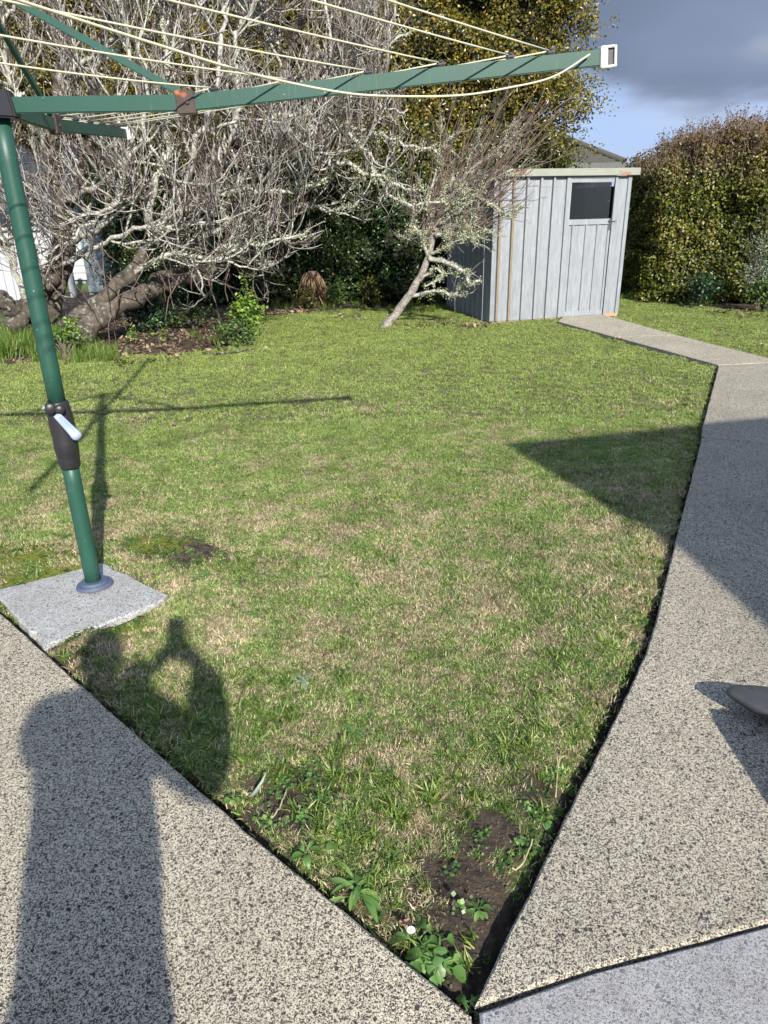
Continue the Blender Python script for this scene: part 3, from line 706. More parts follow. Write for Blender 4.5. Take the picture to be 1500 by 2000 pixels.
P_, G_ = shell(sd_ev, (-7.5, 12.0, 0.1), (3.6, 16.0, 6.0), 150000, .28, keep=lambda P: (P[:, 1] < np.where(P[:, 0] < -3, 15.2, 13.9)))
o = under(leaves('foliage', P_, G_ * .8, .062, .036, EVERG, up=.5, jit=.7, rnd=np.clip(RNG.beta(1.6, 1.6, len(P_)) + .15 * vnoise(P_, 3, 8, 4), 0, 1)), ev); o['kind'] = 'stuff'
# ragged sprays that break the outline
P2, G2 = shell(lambda P: sd_ev(P) - .26, (-5.2, 12.0, 1.2), (4.0, 15.0, 6.4), 4600, .30, keep=lambda P: (P[:, 1] < 14.2))
k = vnoise(P2, 6, 8, 5) > .12
P2, G2 = P2[k], G2[k]
PP = np.repeat(P2, 9, 0) + RNG.normal(0, .075, (len(P2) * 9, 3))
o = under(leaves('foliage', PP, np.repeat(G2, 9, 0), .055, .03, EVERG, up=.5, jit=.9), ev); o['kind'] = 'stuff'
under(core('dark_core', sd_ev, (-7.5, 12.2, 0), (3.4, 16.2, 6.2), .16, .28, INNER, None), ev)
for i, (x, y, r) in enumerate([(-.95, 12.95, .11), (.9, 12.95, .09), (-2.2, 12.9, .1)]):
    under(tube_obj('trunk', [(x, y, -.05), (x + .05, y + .05, .5), (x + .02, y + .2, 1.2), (x - .1, y + .4, 2.2)], [r * 1.3, r, r * .9, r * .6], BARK), ev)

# clipped hedge at right
def sd_h(P):
    a = rbox(P, (6.30, 12.95, .9), (1.95, 1.45, 1.6), rad(-8), .35)
    b = rbox(P, (7.05, 12.05, .9), (1.75, 1.15, 1.6), rad(-24), .4)
    d = np.minimum(a, b)
    zt = 1.90 + np.clip((P[:, 0] - 4.2) * .46, 0, .75) + np.clip((P[:, 0] - 5.7) * .22, 0, 1.0)
    d = np.maximum(d, (P[:, 2] - zt) * .9)
    return d + .12 * vnoise(P, 2.6, 8, 3) + .13 * vnoise(P, 10, 8, 1)
hd = empty('hedge', (6.4, 12.4, 0)); tag(hd, 'clipped hedge with yellow green leaves and reddish top right of the metal shed', 'hedge')
P_, G_ = shell(sd_h, (4.0, 10.2, .04), (8.8, 14.6, 3.8), 105000, .22, keep=lambda P: (P[:, 0] < 7.6) & (P[:, 1] < 14.3))
G_[:, 2] *= .8
o = under(leaves('foliage', P_, G_, .050, .035, HEDGE, up=.35, jit=.75, rnd=np.clip(RNG.beta(1.4, 1.5, len(P_)) + .22 * vnoise(P_, 2.5, 8, 4), 0, 1)), hd); o['kind'] = 'stuff'
under(core('dark_core', sd_h, (4.0, 10.2, 0.12), (8.8, 14.6, 3.8), .14, .24, INNER, None), hd)

# ------------------------------------------------------------------ branching
def grow(S, D, L, n, wob, trop, rng=RNG):
    B = len(S); P = np.empty((B, n, 3)); P[:, 0] = S; d = norm(D); st = (L / (n - 1))[:, None]
    for i in range(1, n):
        d = norm(d + rng.normal(0, wob, (B, 3)) + trop); P[:, i] = P[:, i - 1] + d * st
    return P
def taper(B, n, r0, r1):
    return r0[:, None] * (1 - np.linspace(0, 1, n)[None] * (1 - r1))
def spawn(P, Rr, k, ang, rng=RNG, lo=.2, hi=1.0):
    """k children on each parent: start points, directions, parent radius there"""
    B, n, _ = P.shape
    u = rng.uniform(lo, hi, (B, k)) * (n - 1.001); i = u.astype(int); f = (u - i)[..., None]; bi = np.arange(B)[:, None]
    S = P[bi, i] * (1 - f) + P[bi, i + 1] * f; T = norm(P[bi, i + 1] - P[bi, i]); r = Rr[bi, i]
    a = norm(np.cross(T, rng.normal(size=T.shape))); th = rng.uniform(ang[0], ang[1], (B, k))[..., None]
    D = T * np.cos(th) + a * np.sin(th)
    return S.reshape(-1, 3), D.reshape(-1, 3), r.reshape(-1)
def limb_px(c, n=22, wob=.02):
    p = spline([w(*q) for q in c], n); p[1:] += RNG.normal(0, wob, (n - 1, 3)); return p

# ------------------------------------------------------------------ big bare tree
bt = empty('bare_tree', (-4.1, 9.4, 0)); tag(bt, 'large bare pale grey tree with low sprawling lichened limbs behind the clothesline', 'tree')
TR = [([(150, 665, 8.9), (200, 615, 9.1), (270, 575, 9.4), (335, 545, 9.7), (410, 530, 10.0), (470, 480, 10.2), (520, 430, 10.4)], .145, .085),
      ([(120, 640, 9.0), (190, 590, 9.1), (255, 535, 9.2), (300, 470, 9.4), (345, 410, 9.5), (430, 320, 9.7), (510, 225, 9.9), (560, 120, 10.1), (600, 0, 10.3)], .095, .05),
      ([(20, 640, 9.3), (60, 590, 9.4), (110, 520, 9.6), (120, 420, 9.8), (100, 300, 9.8), (120, 160, 9.9), (110, 0, 10.0)], .12, .06),
      ([(95, 625, 9.6), (130, 520, 9.7), (135, 400, 9.8), (180, 280, 10.0), (190, 120, 10.1), (230, -20, 10.2)], .09, .04),
      ([(0, 575, 9.2), (25, 605, 9.3), (60, 615, 9.4)], .09, .12),
      ([(330, 545, 9.7), (395, 470, 9.8), (440, 400, 10.0), (500, 330, 10.1), (560, 265, 10.2), (640, 160, 10.3), (700, 40, 10.4)], .10, .04)]
for c, r0, r1 in TR:
    n = 34; p = limb_px(c, n, .012); rr = np.linspace(r0, r1, n) * (1 + .10 * np.sin(np.arange(n) * 1.3 + r0 * 50) + RNG.normal(0, .04, n))
    o = under(tube_obj('trunk', p, rr, BARK, None, 14), bt)
LB = [([(430, 480, 10.0), (520, 440, 9.9), (590, 400, 9.9), (640, 415, 9.8), (690, 405, 9.8)], .035),
      ([(345, 410, 9.5), (420, 390, 9.4), (480, 365, 9.3), (560, 375, 9.3), (640, 350, 9.3)], .045),
      ([(255, 535, 9.2), (330, 500, 9.0), (410, 505, 8.9), (520, 470, 8.9), (600, 465, 8.9)], .03),
      ([(430, 320, 9.7), (520, 300, 9.6), (610, 310, 9.6), (700, 330, 9.6), (760, 360, 9.6), (810, 372, 9.6)], .042),
      ([(510, 260, 9.9), (600, 250, 9.8), (680, 260, 9.7), (720, 300, 9.6), (740, 350, 9.6), (790, 395, 9.6), (860, 400, 9.6)], .036),
      ([(510, 225, 9.9), (600, 235, 9.9), (690, 250, 9.9), (770, 275, 9.9), (850, 300, 9.9)], .035),
      ([(560, 190, 10.1), (640, 130, 10.0), (720, 110, 10.0), (800, 60, 10.0)], .03),
      ([(300, 470, 9.4), (290, 380, 9.3), (330, 300, 9.3), (310, 200, 9.3), (330, 90, 9.3), (300, -20, 9.4)], .05),
      ([(320, 440, 9.4), (380, 300, 9.2), (420, 180, 9.2), (430, 60, 9.2), (470, -60, 9.2)], .045),
      ([(430, 320, 9.7), (470, 200, 9.6), (460, 100, 9.6), (500, -20, 9.6)], .045),
      ([(110, 400, 9.8), (190, 360, 9.4), (260, 300, 9.2), (290, 200, 9.1), (270, 80, 9.0)], .04),
      ([(100, 300, 9.8), (40, 200, 9.5), (10, 90, 9.4), (30, -30, 9.4)], .04),
      ([(120, 520, 9.6), (210, 470, 9.2), (290, 440, 9.0), (380, 440, 8.9), (450, 430, 8.9)], .035),
      ([(130, 480, 9.7), (200, 440, 9.4), (240, 350, 9.3), (230, 230, 9.3), (250, 100, 9.3), (220, -20, 9.3)], .045),
      ([(60, 590, 9.4), (20, 500, 9.2), (30, 400, 9.1), (10, 300, 9.0), (40, 180, 9.0)], .04),
      ([(110, 160, 9.9), (180, 110, 9.7), (240, 60, 9.6), (290, -40, 9.6)], .035),
      ([(400, 470, 9.8), (480, 400, 9.7), (540, 330, 9.6), (600, 220, 9.6), (640, 120, 9.6), (640, 0, 9.6)], .04),
      ([(560, 265, 10.2), (650, 210, 10.1), (720, 150, 10.0), (760, 70, 10.0), (770, -30, 10)], .032),
      ([(430, 510, 10.1), (470, 500, 10.0), (520, 520, 9.9), (490, 480, 9.9)], .05),
      ([(190, 120, 10.1), (300, 60, 9.9), (380, 30, 9.8), (420, -40, 9.8)], .03),
      ([(300, 380, 9.3), (220, 400, 9.0), (160, 450, 8.9), (90, 500, 8.8)], .03),
      ([(560, 120, 10.1), (520, 40, 10.0), (540, -40, 10.0)], .03),
      ([(640, 160, 10.3), (700, 180, 10.1), (760, 215, 9.9), (800, 210, 9.8)], .026)]
LP, LR = [], []
for c, r in LB:
    n = 24; p = limb_px(c, n, .022); rr = np.linspace(r, r * .38, n) * (1 + RNG.normal(0, .07, n)); LP.append(p); LR.append(rr)
    under(tube_obj('limb', p, rr, LIMB, None, 8), bt)
# resample trunks as parents too
for c, r0, r1 in TR[1:4] + TR[5:]:
    LP.append(limb_px(c, 24, 0)); LR.append(np.linspace(.05, .035, 24))
LP = np.array(LP); LR = np.array(LR)
UP = np.array([0, -.01, .055])
S, D, r = spawn(LP, LR, 12, (.5, 1.2), lo=.15); D[:, 2] = D[:, 2] * .8 + .12
B1 = grow(S, D, RNG.uniform(.5, 1.25, len(S)), 12, .17, UP * 1.6); R1 = taper(len(S), 12, np.clip(r * .6, .010, .021), .45)
S, D, r = spawn(B1, R1, 6, (.4, 1.1), lo=.15)
B2 = grow(S, D, RNG.uniform(.28, .75, len(S)), 8, .17, UP * 2.4); R2 = taper(len(S), 8, np.clip(r * .72, .0062, .0105), .55)
S, D, r = spawn(B2, R2, 4, (.35, 1.0), lo=.2)
B3 = grow(S, D, RNG.uniform(.10, .36, len(S)), 5, .16, UP * 3.5); R3 = taper(len(S), 5, np.clip(r * .75, .0042, .006), .6)
def clipb(P, Rr, lim):
    ok = lim(P.reshape(-1, 3)).reshape(P.shape[:2]).all(1); return P[ok], Rr[ok]
def treelim(P):
    # the crown stays left of the evergreen's face and above the bed
    q = (P - np.array([0, 0, CAMH])); dep = q @ _R[2]; sxp = 750 + FPX * (q @ _R[0]) / dep; syp = 1000 + FPX * (q @ _R[1]) / dep
    return (sxp < 785 + np.clip(syp - 150, 0, 120) * .35 + 25 * np.sin(syp * .05)) & (P[:, 2] > .45) & ((syp < 500) | (sxp < 560)) & ~((syp > 440) & (sxp > 640))
B1, R1 = clipb(B1, R1, treelim); B2, R2 = clipb(B2, R2, treelim); B3, R3 = clipb(B3, R3, treelim)
V, F = merge([tubes(B1, R1, 5)]); o = under(link('branches', mesh_np('branches', V, F, True), LIMB), bt); o['kind'] = 'stuff'
h = RNG.uniform(0, 1, len(B2)) < .62
for msk, mt in ((h, TWIG), (~h, TWIGD)):
    V, F = tubes(B2[msk], R2[msk], 4); o = under(link('twigs', mesh_np('twigs', V, F, True), mt), bt); o['kind'] = 'stuff'
h = RNG.uniform(0, 1, len(B3)) < .5
for msk, mt in ((h, TWIG), (~h, TWIGD)):
    V, F = tubes(B3[msk], R3[msk], 3); o = under(link('twigs', mesh_np('twigs', V, F, True), mt), bt); o['kind'] = 'stuff'
# hanging dead stems
HG = []
for (x, y, Y) in [(225, 545, 9.0), (235, 560, 9.0), (330, 530, 8.9), (405, 540, 8.9), (420, 540, 9.1), (310, 530, 9.0), (470, 530, 9.5), (60, 560, 8.9), (130, 600, 8.9), (150, 560, 8.9), (440, 545, 9.3), (350, 540, 8.9), (215, 530, 9.2), (180, 500, 8.8), (260, 520, 8.7), (290, 500, 8.7), (380, 500, 8.7), (90, 500, 8.7), (110, 450, 8.7), (200, 470, 8.7), (320, 480, 8.7), (500, 490, 9.0), (40, 470, 8.7), (160, 430, 8.7), (450, 500, 8.8)]:
    a = w(x, y, Y); HG.append(grow(a[None], np.array([[RNG.normal(0, .3), RNG.normal(0, .3), -1.]]), np.array([RNG.uniform(.35, .85)]), 14, .14, np.array([0.01, 0, -.02]))[0])
HG = np.array(HG); V, F = tubes(HG, taper(len(HG), 14, np.full(len(HG), .009), .5), 5); o = under(link('hanging_stems', mesh_np('hanging_stems', V, F, True), TWIGD), bt); o['kind'] = 'stuff'
# lichen on the limbs
def lichen_on(P, n, spread, L, parent, rng=RNG):
    i = rng.integers(0, P.shape[0], n); j = rng.integers(0, P.shape[1], n); C = P[i, j] + rng.normal(0, spread, (n, 3))
    C = np.repeat(C, 5, 0) + rng.normal(0, L * .6, (n * 5, 3))
    o = leaves('lichen', C, rng.normal(size=(len(C), 3)), L, L * .6, LICHEN, None, rng, jit=1.0, fold=.5); under(o, parent); o['kind'] = 'stuff'
# fine shoots standing out of the hedge top
Pt, Gt = shell(sd_h, (4.1, 10.6, 1.7), (8.0, 13.6, 3.8), 1500, .10, keep=lambda P: sd_h(P + np.array([0, 0, .2])) > .03)
Hs = grow(Pt, np.array([0, 0, 1.]) + RNG.normal(0, .4, Pt.shape), RNG.uniform(.1, .32, len(Pt)), 6, .12, np.array([0, 0, .05]))
V, F = tubes(Hs, taper(len(Hs), 6, np.full(len(Hs), .004), .5), 3); o = under(link('shoots', mesh_np('shoots', V, F, True), REDTW), hd); o['kind'] = 'stuff'
Cc = Hs[:, 2:].reshape(-1, 3) + RNG.normal(0, .02, (len(Hs) * 4, 3)); o = under(leaves('foliage', Cc, RNG.normal(size=Cc.shape), .04, .022, HEDGE, up=.3), hd); o['kind'] = 'stuff'
lichen_on(LP[:8], 1100, .03, .03, bt)
lichen_on(B1[::2], 1300, .012, .022, bt)

# ------------------------------------------------------------------ small leaning tree
st_ = empty('leaning_tree', (.05, 9.98, 0)); tag(st_, 'small leaning lichen covered tree with reddish upswept twigs left of the shed', 'tree')
tp = limb_px([(748, 645, 9.98), (790, 590, 10.0), (822, 540, 10.0), (838, 495, 10.02), (850, 450, 10.05), (868, 400, 10.1), (885, 340, 10.1)], 26, .006)
rr = np.r_[np.linspace(.085, .066, 4), np.linspace(.066, .03, 22)] * (1 + RNG.normal(0, .05, 26))
under(tube_obj('trunk', tp, rr * .85, bark('young_bark', (.10, .08, .065), (.29, .26, .22), (.42, .41, .35), .6, 16), None, 12), st_)
SB = [([(805, 578, 10.0), (840, 570, 9.95), (866, 568, 9.9), (880, 578, 9.9), (893, 574, 9.9)], .028), ([(822, 545, 10.0), (850, 525, 9.9), (865, 540, 9.85), (830, 560, 9.8)], .02),
      ([(836, 505, 10.0), (870, 512, 9.85), (905, 530, 9.75), (918, 556, 9.7), (938, 548, 9.65)], .036), ([(850, 460, 10.0), (890, 455, 9.8), (925, 470, 9.65)], .032),
      ([(836, 500, 10.0), (822, 470, 9.9), (815, 450, 9.8), (795, 440, 9.8)], .025), ([(850, 450, 10.0), (835, 400, 9.9), (850, 340, 9.9), (862, 280, 9.9)], .026),
      ([(860, 420, 10.0), (910, 380, 9.8), (960, 400, 9.6), (990, 420, 9.5)], .025), ([(868, 400, 10.1), (910, 340, 10.0), (960, 300, 9.95), (1010, 270, 9.9)], .022),
      ([(855, 440, 10), (900, 410, 9.8), (950, 360, 9.7), (1000, 330, 9.6)], .02), ([(838, 495, 10), (880, 480, 9.8), (930, 430, 9.7)], .022)]
BP, BR = [], []
for c, r in SB:
    p = limb_px(c, 16, .008); q = np.linspace(r, r * .45, 16); under(tube_obj('limb', p, q, LIMB, None, 7), st_); BP.append(p); BR.append(q)
BP = np.array(BP + [limb_px([(838, 495, 10.02), (850, 450, 10.05), (868, 400, 10.1), (885, 340, 10.1)], 16, 0)]); BR = np.array(BR + [np.full(16, .02)])
DR = norm(np.array([[.62, -.10, .78]]))
S, D, r = spawn(BP[3:], BR[3:], 17, (.2, .9), lo=.1); D = norm(D * .4 + DR + RNG.normal(0, .22, D.shape) * np.array([1, 1, .8]))
Q1 = grow(S, D, RNG.uniform(.4, 1.15, len(S)), 9, .055, np.array([.012, 0, .02])); QR1 = taper(len(S), 9, np.full(len(S), .0062), .45)
S, D, r = spawn(Q1, QR1, 2, (.2, .6), lo=.25); Q2 = grow(S, D, RNG.uniform(.15, .4, len(S)), 6, .07, np.array([.01, 0, .03])); QR2 = taper(len(S), 6, np.full(len(S), .0038), .6)
V, F = merge([tubes(Q1, QR1, 4), tubes(Q2, QR2, 3)]); o = under(link('twigs', mesh_np('twigs', V, F, True), REDTW), st_); o['kind'] = 'stuff'
S, D, r = spawn(BP, BR, 13, (.4, 1.2), lo=.1)
kk = (S[:, 2] > .95) | (RNG.uniform(0, 1, len(S)) < .3); S, D = S[kk], D[kk]; D = norm(D * .8 + np.array([.25, 0, .35]))
Q3 = grow(S, D, RNG.uniform(.15, .55, len(S)), 8, .22, np.array([.03, 0, .02])); Q3R = taper(len(S), 8, np.full(len(S), .007), .5)
S, D, r = spawn(Q3, Q3R, 4, (.4, 1.2)); Q4 = grow(S, D, RNG.uniform(.08, .25, len(S)), 5, .2, np.array([.02, 0, 0.])); Q4R = taper(len(S), 5, np.full(len(S), .0042), .6)
V, F = merge([tubes(Q3, Q3R, 4), tubes(Q4, Q4R, 3)]); o = under(link('branches', mesh_np('branches', V, F, True), TWIG), st_); o['kind'] = 'stuff'
lichen_on(np.concatenate([Q3[:, 2:6]]), 1900, .020, .024, st_)
lichen_on(BP[:, 3:], 700, .02, .026, st_)

# ------------------------------------------------------------------ bushes and plants below
def bush(name, label, cat, base, ctr, rads, n, L, W, mat, stems=9, group=None, srad=.008, smat=None):
    b = empty(name, tuple(base)); tag(b, label, cat, group)
    ctr = np.array(ctr); u = norm(RNG.normal(size=(stems, 3))); tips = ctr + u * np.array(rads) * RNG.uniform(.4, 1, (stems, 1)); tips[:, 2] = np.maximum(tips[:, 2], base[2] + .1)
    P = np.stack([np.array(base) * (1 - t) + tips * t + np.array([0, 0, .12]) * math.sin(t * math.pi) for t in np.linspace(0, 1, 7)], 1)
    P[:, 0] += RNG.normal(0, .015, (stems, 3)); V, F = tubes(P, taper(stems, 7, np.full(stems, srad), .4), 5)
    o = under(link('stems', mesh_np('stems', V, F, True), smat or TWIGD), b)
    S, D, r = spawn(P, taper(stems, 7, np.full(stems, srad), .4), max(1, n // stems // 5), (.5, 1.4), lo=.3)
    C = np.repeat(S + D * RNG.uniform(.02, .12, (len(S), 1)) , 5, 0); C += RNG.normal(0, L * .7, C.shape)
    o = under(leaves('foliage', C, norm(C - ctr) * .6 + np.array([0, -.2, .5]), L, W, mat, None, up=.5, jit=.7), b); o['kind'] = 'stuff'
    return b
def gb(px, py, z=0.0): return g(px, py, z)
bush('young_shrub', 'upright lime green leafy young shrub at the right end of the leaf litter bed', 'shrub', w(480, 660, 9.0) * np.array([1, 1, 0]), w(485, 600, 9.0), (.20, .18, .36), 800, .055, .034, LIME, 16)
bush('low_shrub', 'low darker green shrub sprawling at the foot of the lime shrub', 'shrub', w(450, 680, 8.7) * np.array([1, 1, 0]), w(455, 650, 8.7), (.28, .2, .15), 500, .045, .028, MIDG, 14)
bush('nettle_clump', 'dark green leafy clump in shade under the lowest limb of the bare tree', 'shrub', w(290, 640, 9.9) * np.array([1, 1, 0]), w(290, 605, 9.9), (.38, .3, .30), 1000, .06, .04, DARKG, 22)
bush('weedy_shrub', 'mid green shrub in the bed between dark clump and lime shrub', 'shrub', w(380, 640, 10.2) * np.array([1, 1, 0]), w(375, 620, 10.2), (.5, .3, .16), 600, .05, .034, MIDG, 18)
bush('seedling', 'small bright seedling standing in the leaf litter, nearer the clothesline pole', 'seedling', gb(268, 672), gb(268, 672) + [0, 0, .10], (.06, .06, .07), 60, .045, .03, LIME, 5, None, .004)
bush('seedling', 'small bright seedling standing in the leaf litter, nearer the lime shrub', 'seedling', gb(312, 674), gb(312, 674) + [0, 0, .11], (.07, .06, .07), 60, .045, .03, LIME, 5, None, .004)
bush('young_shrub', 'thin green sapling leaning beside the clothesline pole at the trunk foot', 'shrub', gb(130, 690), w(130, 635, 8.4), (.16, .14, .18), 260, .05, .03, LIME, 9)
bush('weedy_shrub', 'leafy green weeds below the sapling at the lawn edge left of the litter', 'shrub', gb(130, 705), gb(140, 690) + [0, 0, .10], (.40, .2, .12), 500, .045, .028, MIDG, 16)
bush('young_shrub', 'green leaved sapling growing in front of the brown stump under the evergreen', 'shrub', gb(665, 600), w(665, 570, 12.2), (.2, .2, .2), 300, .06, .04, MIDG, 9)
bush('low_shrub', 'low reddish green bush below the evergreen between stump and leaning tree', 'shrub', gb(740, 592), w(735, 570, 12.3), (.55, .3, .22), 800, .055, .035, HEDGE, 18)
bush('low_shrub', 'low bronze green bush at the left foot of the brown stump', 'shrub', gb(600, 600), w(610, 590, 12.1), (.30, .25, .16), 450, .05, .03, HEDGE, 12)
bush('low_shrub', 'low dark bush behind the leaning tree beside the shed side wall', 'shrub', gb(860, 592), w(855, 585, 12.0), (.35, .3, .16), 450, .05, .035, MIDG, 12)
bush('dark_shrub', 'glossy dark green bush at the foot of the clipped hedge', 'shrub', gb(1375, 596), w(1375, 565, 11.1), (.26, .25, .26), 750, .06, .036, DARKG, 18)
bush('silver_shrub', 'silvery green upright shrub against the hedge at the right edge of view', 'shrub', gb(1480, 600), w(1478, 490, 10.7), (.20, .25, .62), 1300, .04, .016, SILVER, 34)
bush('low_shrub', 'leafy green shrub at the hedge foot below the silvery shrub', 'shrub', gb(1490, 606), w(1490, 575, 10.6), (.30, .25, .22), 500, .055, .036, MIDG, 14)
# dead frond stump
sp = empty('frond_stump', tuple(gb(612, 597))); tag(sp, 'brown stump skirted with dead fronds under the evergreen', 'stump')
b0 = gb(612, 597); b0[1] += .0
o = under(tube_obj('stump', [b0, b0 + [0, 0, .3], b0 + [.02, 0, .55]], [.13, .10, .07], DEADBR, None, 12), sp)
a = RNG.uniform(0, 6.28, 60); SS = b0 + np.c_[.10 * np.cos(a), .10 * np.sin(a), RNG.uniform(.15, .55, 60)]
HP = grow(SS, np.c_[np.cos(a) * .6, np.sin(a) * .6, -np.ones(60) * .6], RNG.uniform(.25, .5, 60), 7, .08, np.array([0, 0, -.15])); V, F = tubes(HP, taper(60, 7, np.full(60, .012), .5), 4)
o = under(link('dead_fronds', mesh_np('dead_fronds', V, F, True), DEADBR), sp); o['kind'] = 'stuff'

# ------------------------------------------------------------------ metal shed
SX, SY = 1.51, 10.10
shed = empty('garden_shed', (SX, SY, 0), math.atan2(.243, .970)); tag(shed, 'galvanised ribbed metal garden shed with rusty roof edge and windowed door', 'shed')
W_, D_, H_ = 1.95, 1.72, 1.83
def sh(name, u0, u1, v0, v1, z0, z1, mat, parent=shed, bevel=0.0):
    return boxo(name, ((u0 + u1) / 2, (v0 + v1) / 2, (z0 + z1) / 2), (u1 - u0, v1 - v0, z1 - z0), mat, parent, bevel)
def pan(name, a, b, z0, z1, mat, side, parent, face=0.0, rib=True, ribmat=None, rw=.030, rd=.036):
    """sheet pan with a folded rib on its far edge; side 'f' front (along u), 'l' left wall (along v), 'r' right wall"""
    prof = [(a, 0), (a + .004, -.004)] if False else [(a, 0.0)]
    m = (a + b) / 2
    prof += [(a + (b - a) * .12, .0), (m, .004)]
    if rib: prof += [(b - rw - .006, 0.0), (b - rw, -rd), (b - .004, -rd), (b, 0.0)]
    else: prof += [(b, 0.0)]
    bm = bmesh.new(); rows = []
    for z in (z0, z1):
        r = []
        for u, d in prof:
            if side == 'f': co = (u, face + d, z)
            elif side == 'l': co = (face + d, u, z)
            else: co = (face - d, u, z)
            r.append(bm.verts.new(co))
        rows.append(r)
    for i in range(len(prof) - 1): bm.faces.new((rows[0][i], rows[0][i + 1], rows[1][i + 1], rows[1][i]))
    o = bm_obj(name, bm, mat, parent)
    md = o.modifiers.new('sheet', 'SOLIDIFY'); md.thickness = .0012; md.offset = 0
    return o
us = [.012, .095, .275, .465, .655, .835, 1.0]
for i in range(6):
    p = pan('wall_panel', us[i], us[i + 1], .035, H_, GALV, 'f', shed, rib=(i < 5))
    if i < 2:
        q = boxo('rib', (us[i + 1] - .017, -.038, (H_ + .035) / 2), (.030, .005, H_ - .04), RIBRUST, shed); q['label'] = 'rust stained brown rib'
sh('door_post', 1.0, 1.055, -.030, .01, .03, H_, GALV, bevel=.003)
sh('door_post', 1.708, 1.745, -.026, .01, .03, H_, GALV, bevel=.003)
sh('lintel', 1.056, 1.699, -.024, .008, H_ - .028, H_, GALV)
pan('wall_panel', 1.746, 1.90, .035, H_, GALV, 'f', shed, rib=False)
for z in (.6,): pass
sh('corner_flashing', 1.90, 1.953, -.022, .045, .03, H_, GALV, bevel=.003)
sh('corner_flashing', -.012, .010, -.012, .055, .02, H_, GALV, bevel=.002)
door = boxo('door', (1.377, -.006, .075), (.640, .022, .075), GALV, shed, .002)
def dr(name, u0, u1, v0, v1, z0, z1, mat): return sh(name, u0, u1, v0, v1, z0, z1, mat, door, .002)
door.location = (0, 0, 0)
dr('rail', 1.057, 1.697, -.018, .006, 1.235, 1.305, GALV); dr('rail', 1.057, 1.697, -.018, .006, 1.755, 1.80, GALV)
dr('window_pane', 1.075, 1.665, -.006, -.002, 1.306, 1.754, GLASS)
dr('stile', 1.666, 1.697, -.017, .005, .115, 1.234, GALV); dr('stile', 1.057, 1.076, -.017, .005, .115, 1.754, GALV)
for a, b in ((1.077, 1.15), (1.15, 1.35), (1.35, 1.52), (1.52, 1.665)):
    pan('door_panel', a, b, .113, 1.234, GALV, 'f', door, rib=(b < 1.6), rw=.020, rd=.018)
dr('latch', 1.655, 1.705, -.034, -.019, 1.262, 1.282, BRACKET); dr('latch', 1.69, 1.775, -.038, -.030, 1.266, 1.276, BRACKET); dr('latch', 1.672, 1.682, -.036, -.031, 1.16, 1.31, BRACKET)
nl = 9; vs2 = np.linspace(.056, D_, nl + 1)
for i in range(nl):
    pan('side_panel', vs2[i], vs2[i + 1], .01, H_ - .10 * vs2[i + 1], GALV, 'l', shed, face=.0)
for i in range(7): pan('side_panel', .045 + i * .239, .045 + (i + 1) * .239, .01, H_ - .12, GALV, 'r', shed, face=W_)
for i in range(8): pan('back_panel', .0 + i * W_ / 8, (i + 1) * W_ / 8, .01, H_ - .16, GALV, 'f', shed, face=D_)
bm = bmesh.new(); 
for (x0, x1, y0, y1, dz) in ((-.045, W_ + .075, -.055, D_ + .06, 0),):
    v = [bm.verts.new(c) for c in ((x0, y0, H_ + .085), (x1, y0, H_ + .085), (x1, y1, H_ - .09), (x0, y1, H_ - .09), (x0, y0, H_ + .070), (x1, y0, H_ + .070), (x1, y1, H_ - .105), (x0, y1, H_ - .105))]
    for f in ((0, 1, 2, 3), (7, 6, 5, 4), (0, 4, 5, 1), (1, 5, 6, 2), (2, 6, 7, 3), (3, 7, 4, 0)): bm.faces.new([v[i] for i in f])
bm_obj('roof_sheet', bm, GALVR, shed)
for i in range(9):
    u = .05 + i * .235
    bm = bmesh.new(); v = [bm.verts.new(c) for c in ((u, -.05, H_ + .0855), (u + .02, -.05, H_ + .0855), (u + .01, -.05, H_ + .105), (u, D_ + .05, H_ - .089), (u + .02, D_ + .05, H_ - .089), (u + .01, D_ + .05, H_ - .07))]
    for f in ((0, 1, 2), (3, 5, 4), (0, 2, 5, 3), (1, 4, 5, 2)): bm.faces.new([v[i] for i in f])
    bm_obj('roof_rib', bm, GALVR, shed)
sh('fascia', -.055, W_ + .085, -.075, -.056, H_ + .004, H_ + .092, FASCIA, bevel=.004)
bm = bmesh.new(); v = [bm.verts.new(c) for c in ((-.062, -.074, H_ + .002), (-.062, D_ + .06, H_ - .172), (-.062, D_ + .06, H_ - .085), (-.062, -.074, H_ + .092), (-.046, -.074, H_ + .002), (-.046, D_ + .06, H_ - .172), (-.046, D_ + .06, H_ - .085), (-.046, -.074, H_ + .092))]
for f in ((0, 1, 2, 3), (7, 6, 5, 4), (0, 4, 5, 1), (1, 5, 6, 2), (2, 6, 7, 3), (3, 7, 4, 0)): bm.faces.new([v[i] for i in f])
bm_obj('fascia', bm, FASCIA, shed)
sh('floor', .01, W_ - .01, .03, D_ - .02, .012, .03, BRACKET)
sh('base_rail', .0, .99, -.014, .006, .006, .034, RIBRUST); sh('base_rail', 1.70, 1.95, -.014, .006, .012, .034, GALV)
br = boxo('brick', (0, 0, 0), (.22, .10, .065), BRICK, None, .006); br.location = (3.27, 10.55, .012); br.rotation_euler = (0, 0, .245); tag(br, 'orange brick packing up the right front corner of the shed', 'brick')
# dry tendril above the shed roof
td = spline([(2.55, 11.9, .2), (2.57, 11.9, 1.6), (2.6, 11.9, 2.2), (2.55, 11.85, 2.42), (2.42, 11.8, 2.50), (2.32, 11.8, 2.49)], 24)
tag(tube_obj('dry_tendril', td, np.linspace(.008, .003, 24), TWIGD, None, 5), 'thin dry stem arching up behind the shed roof', 'stem')

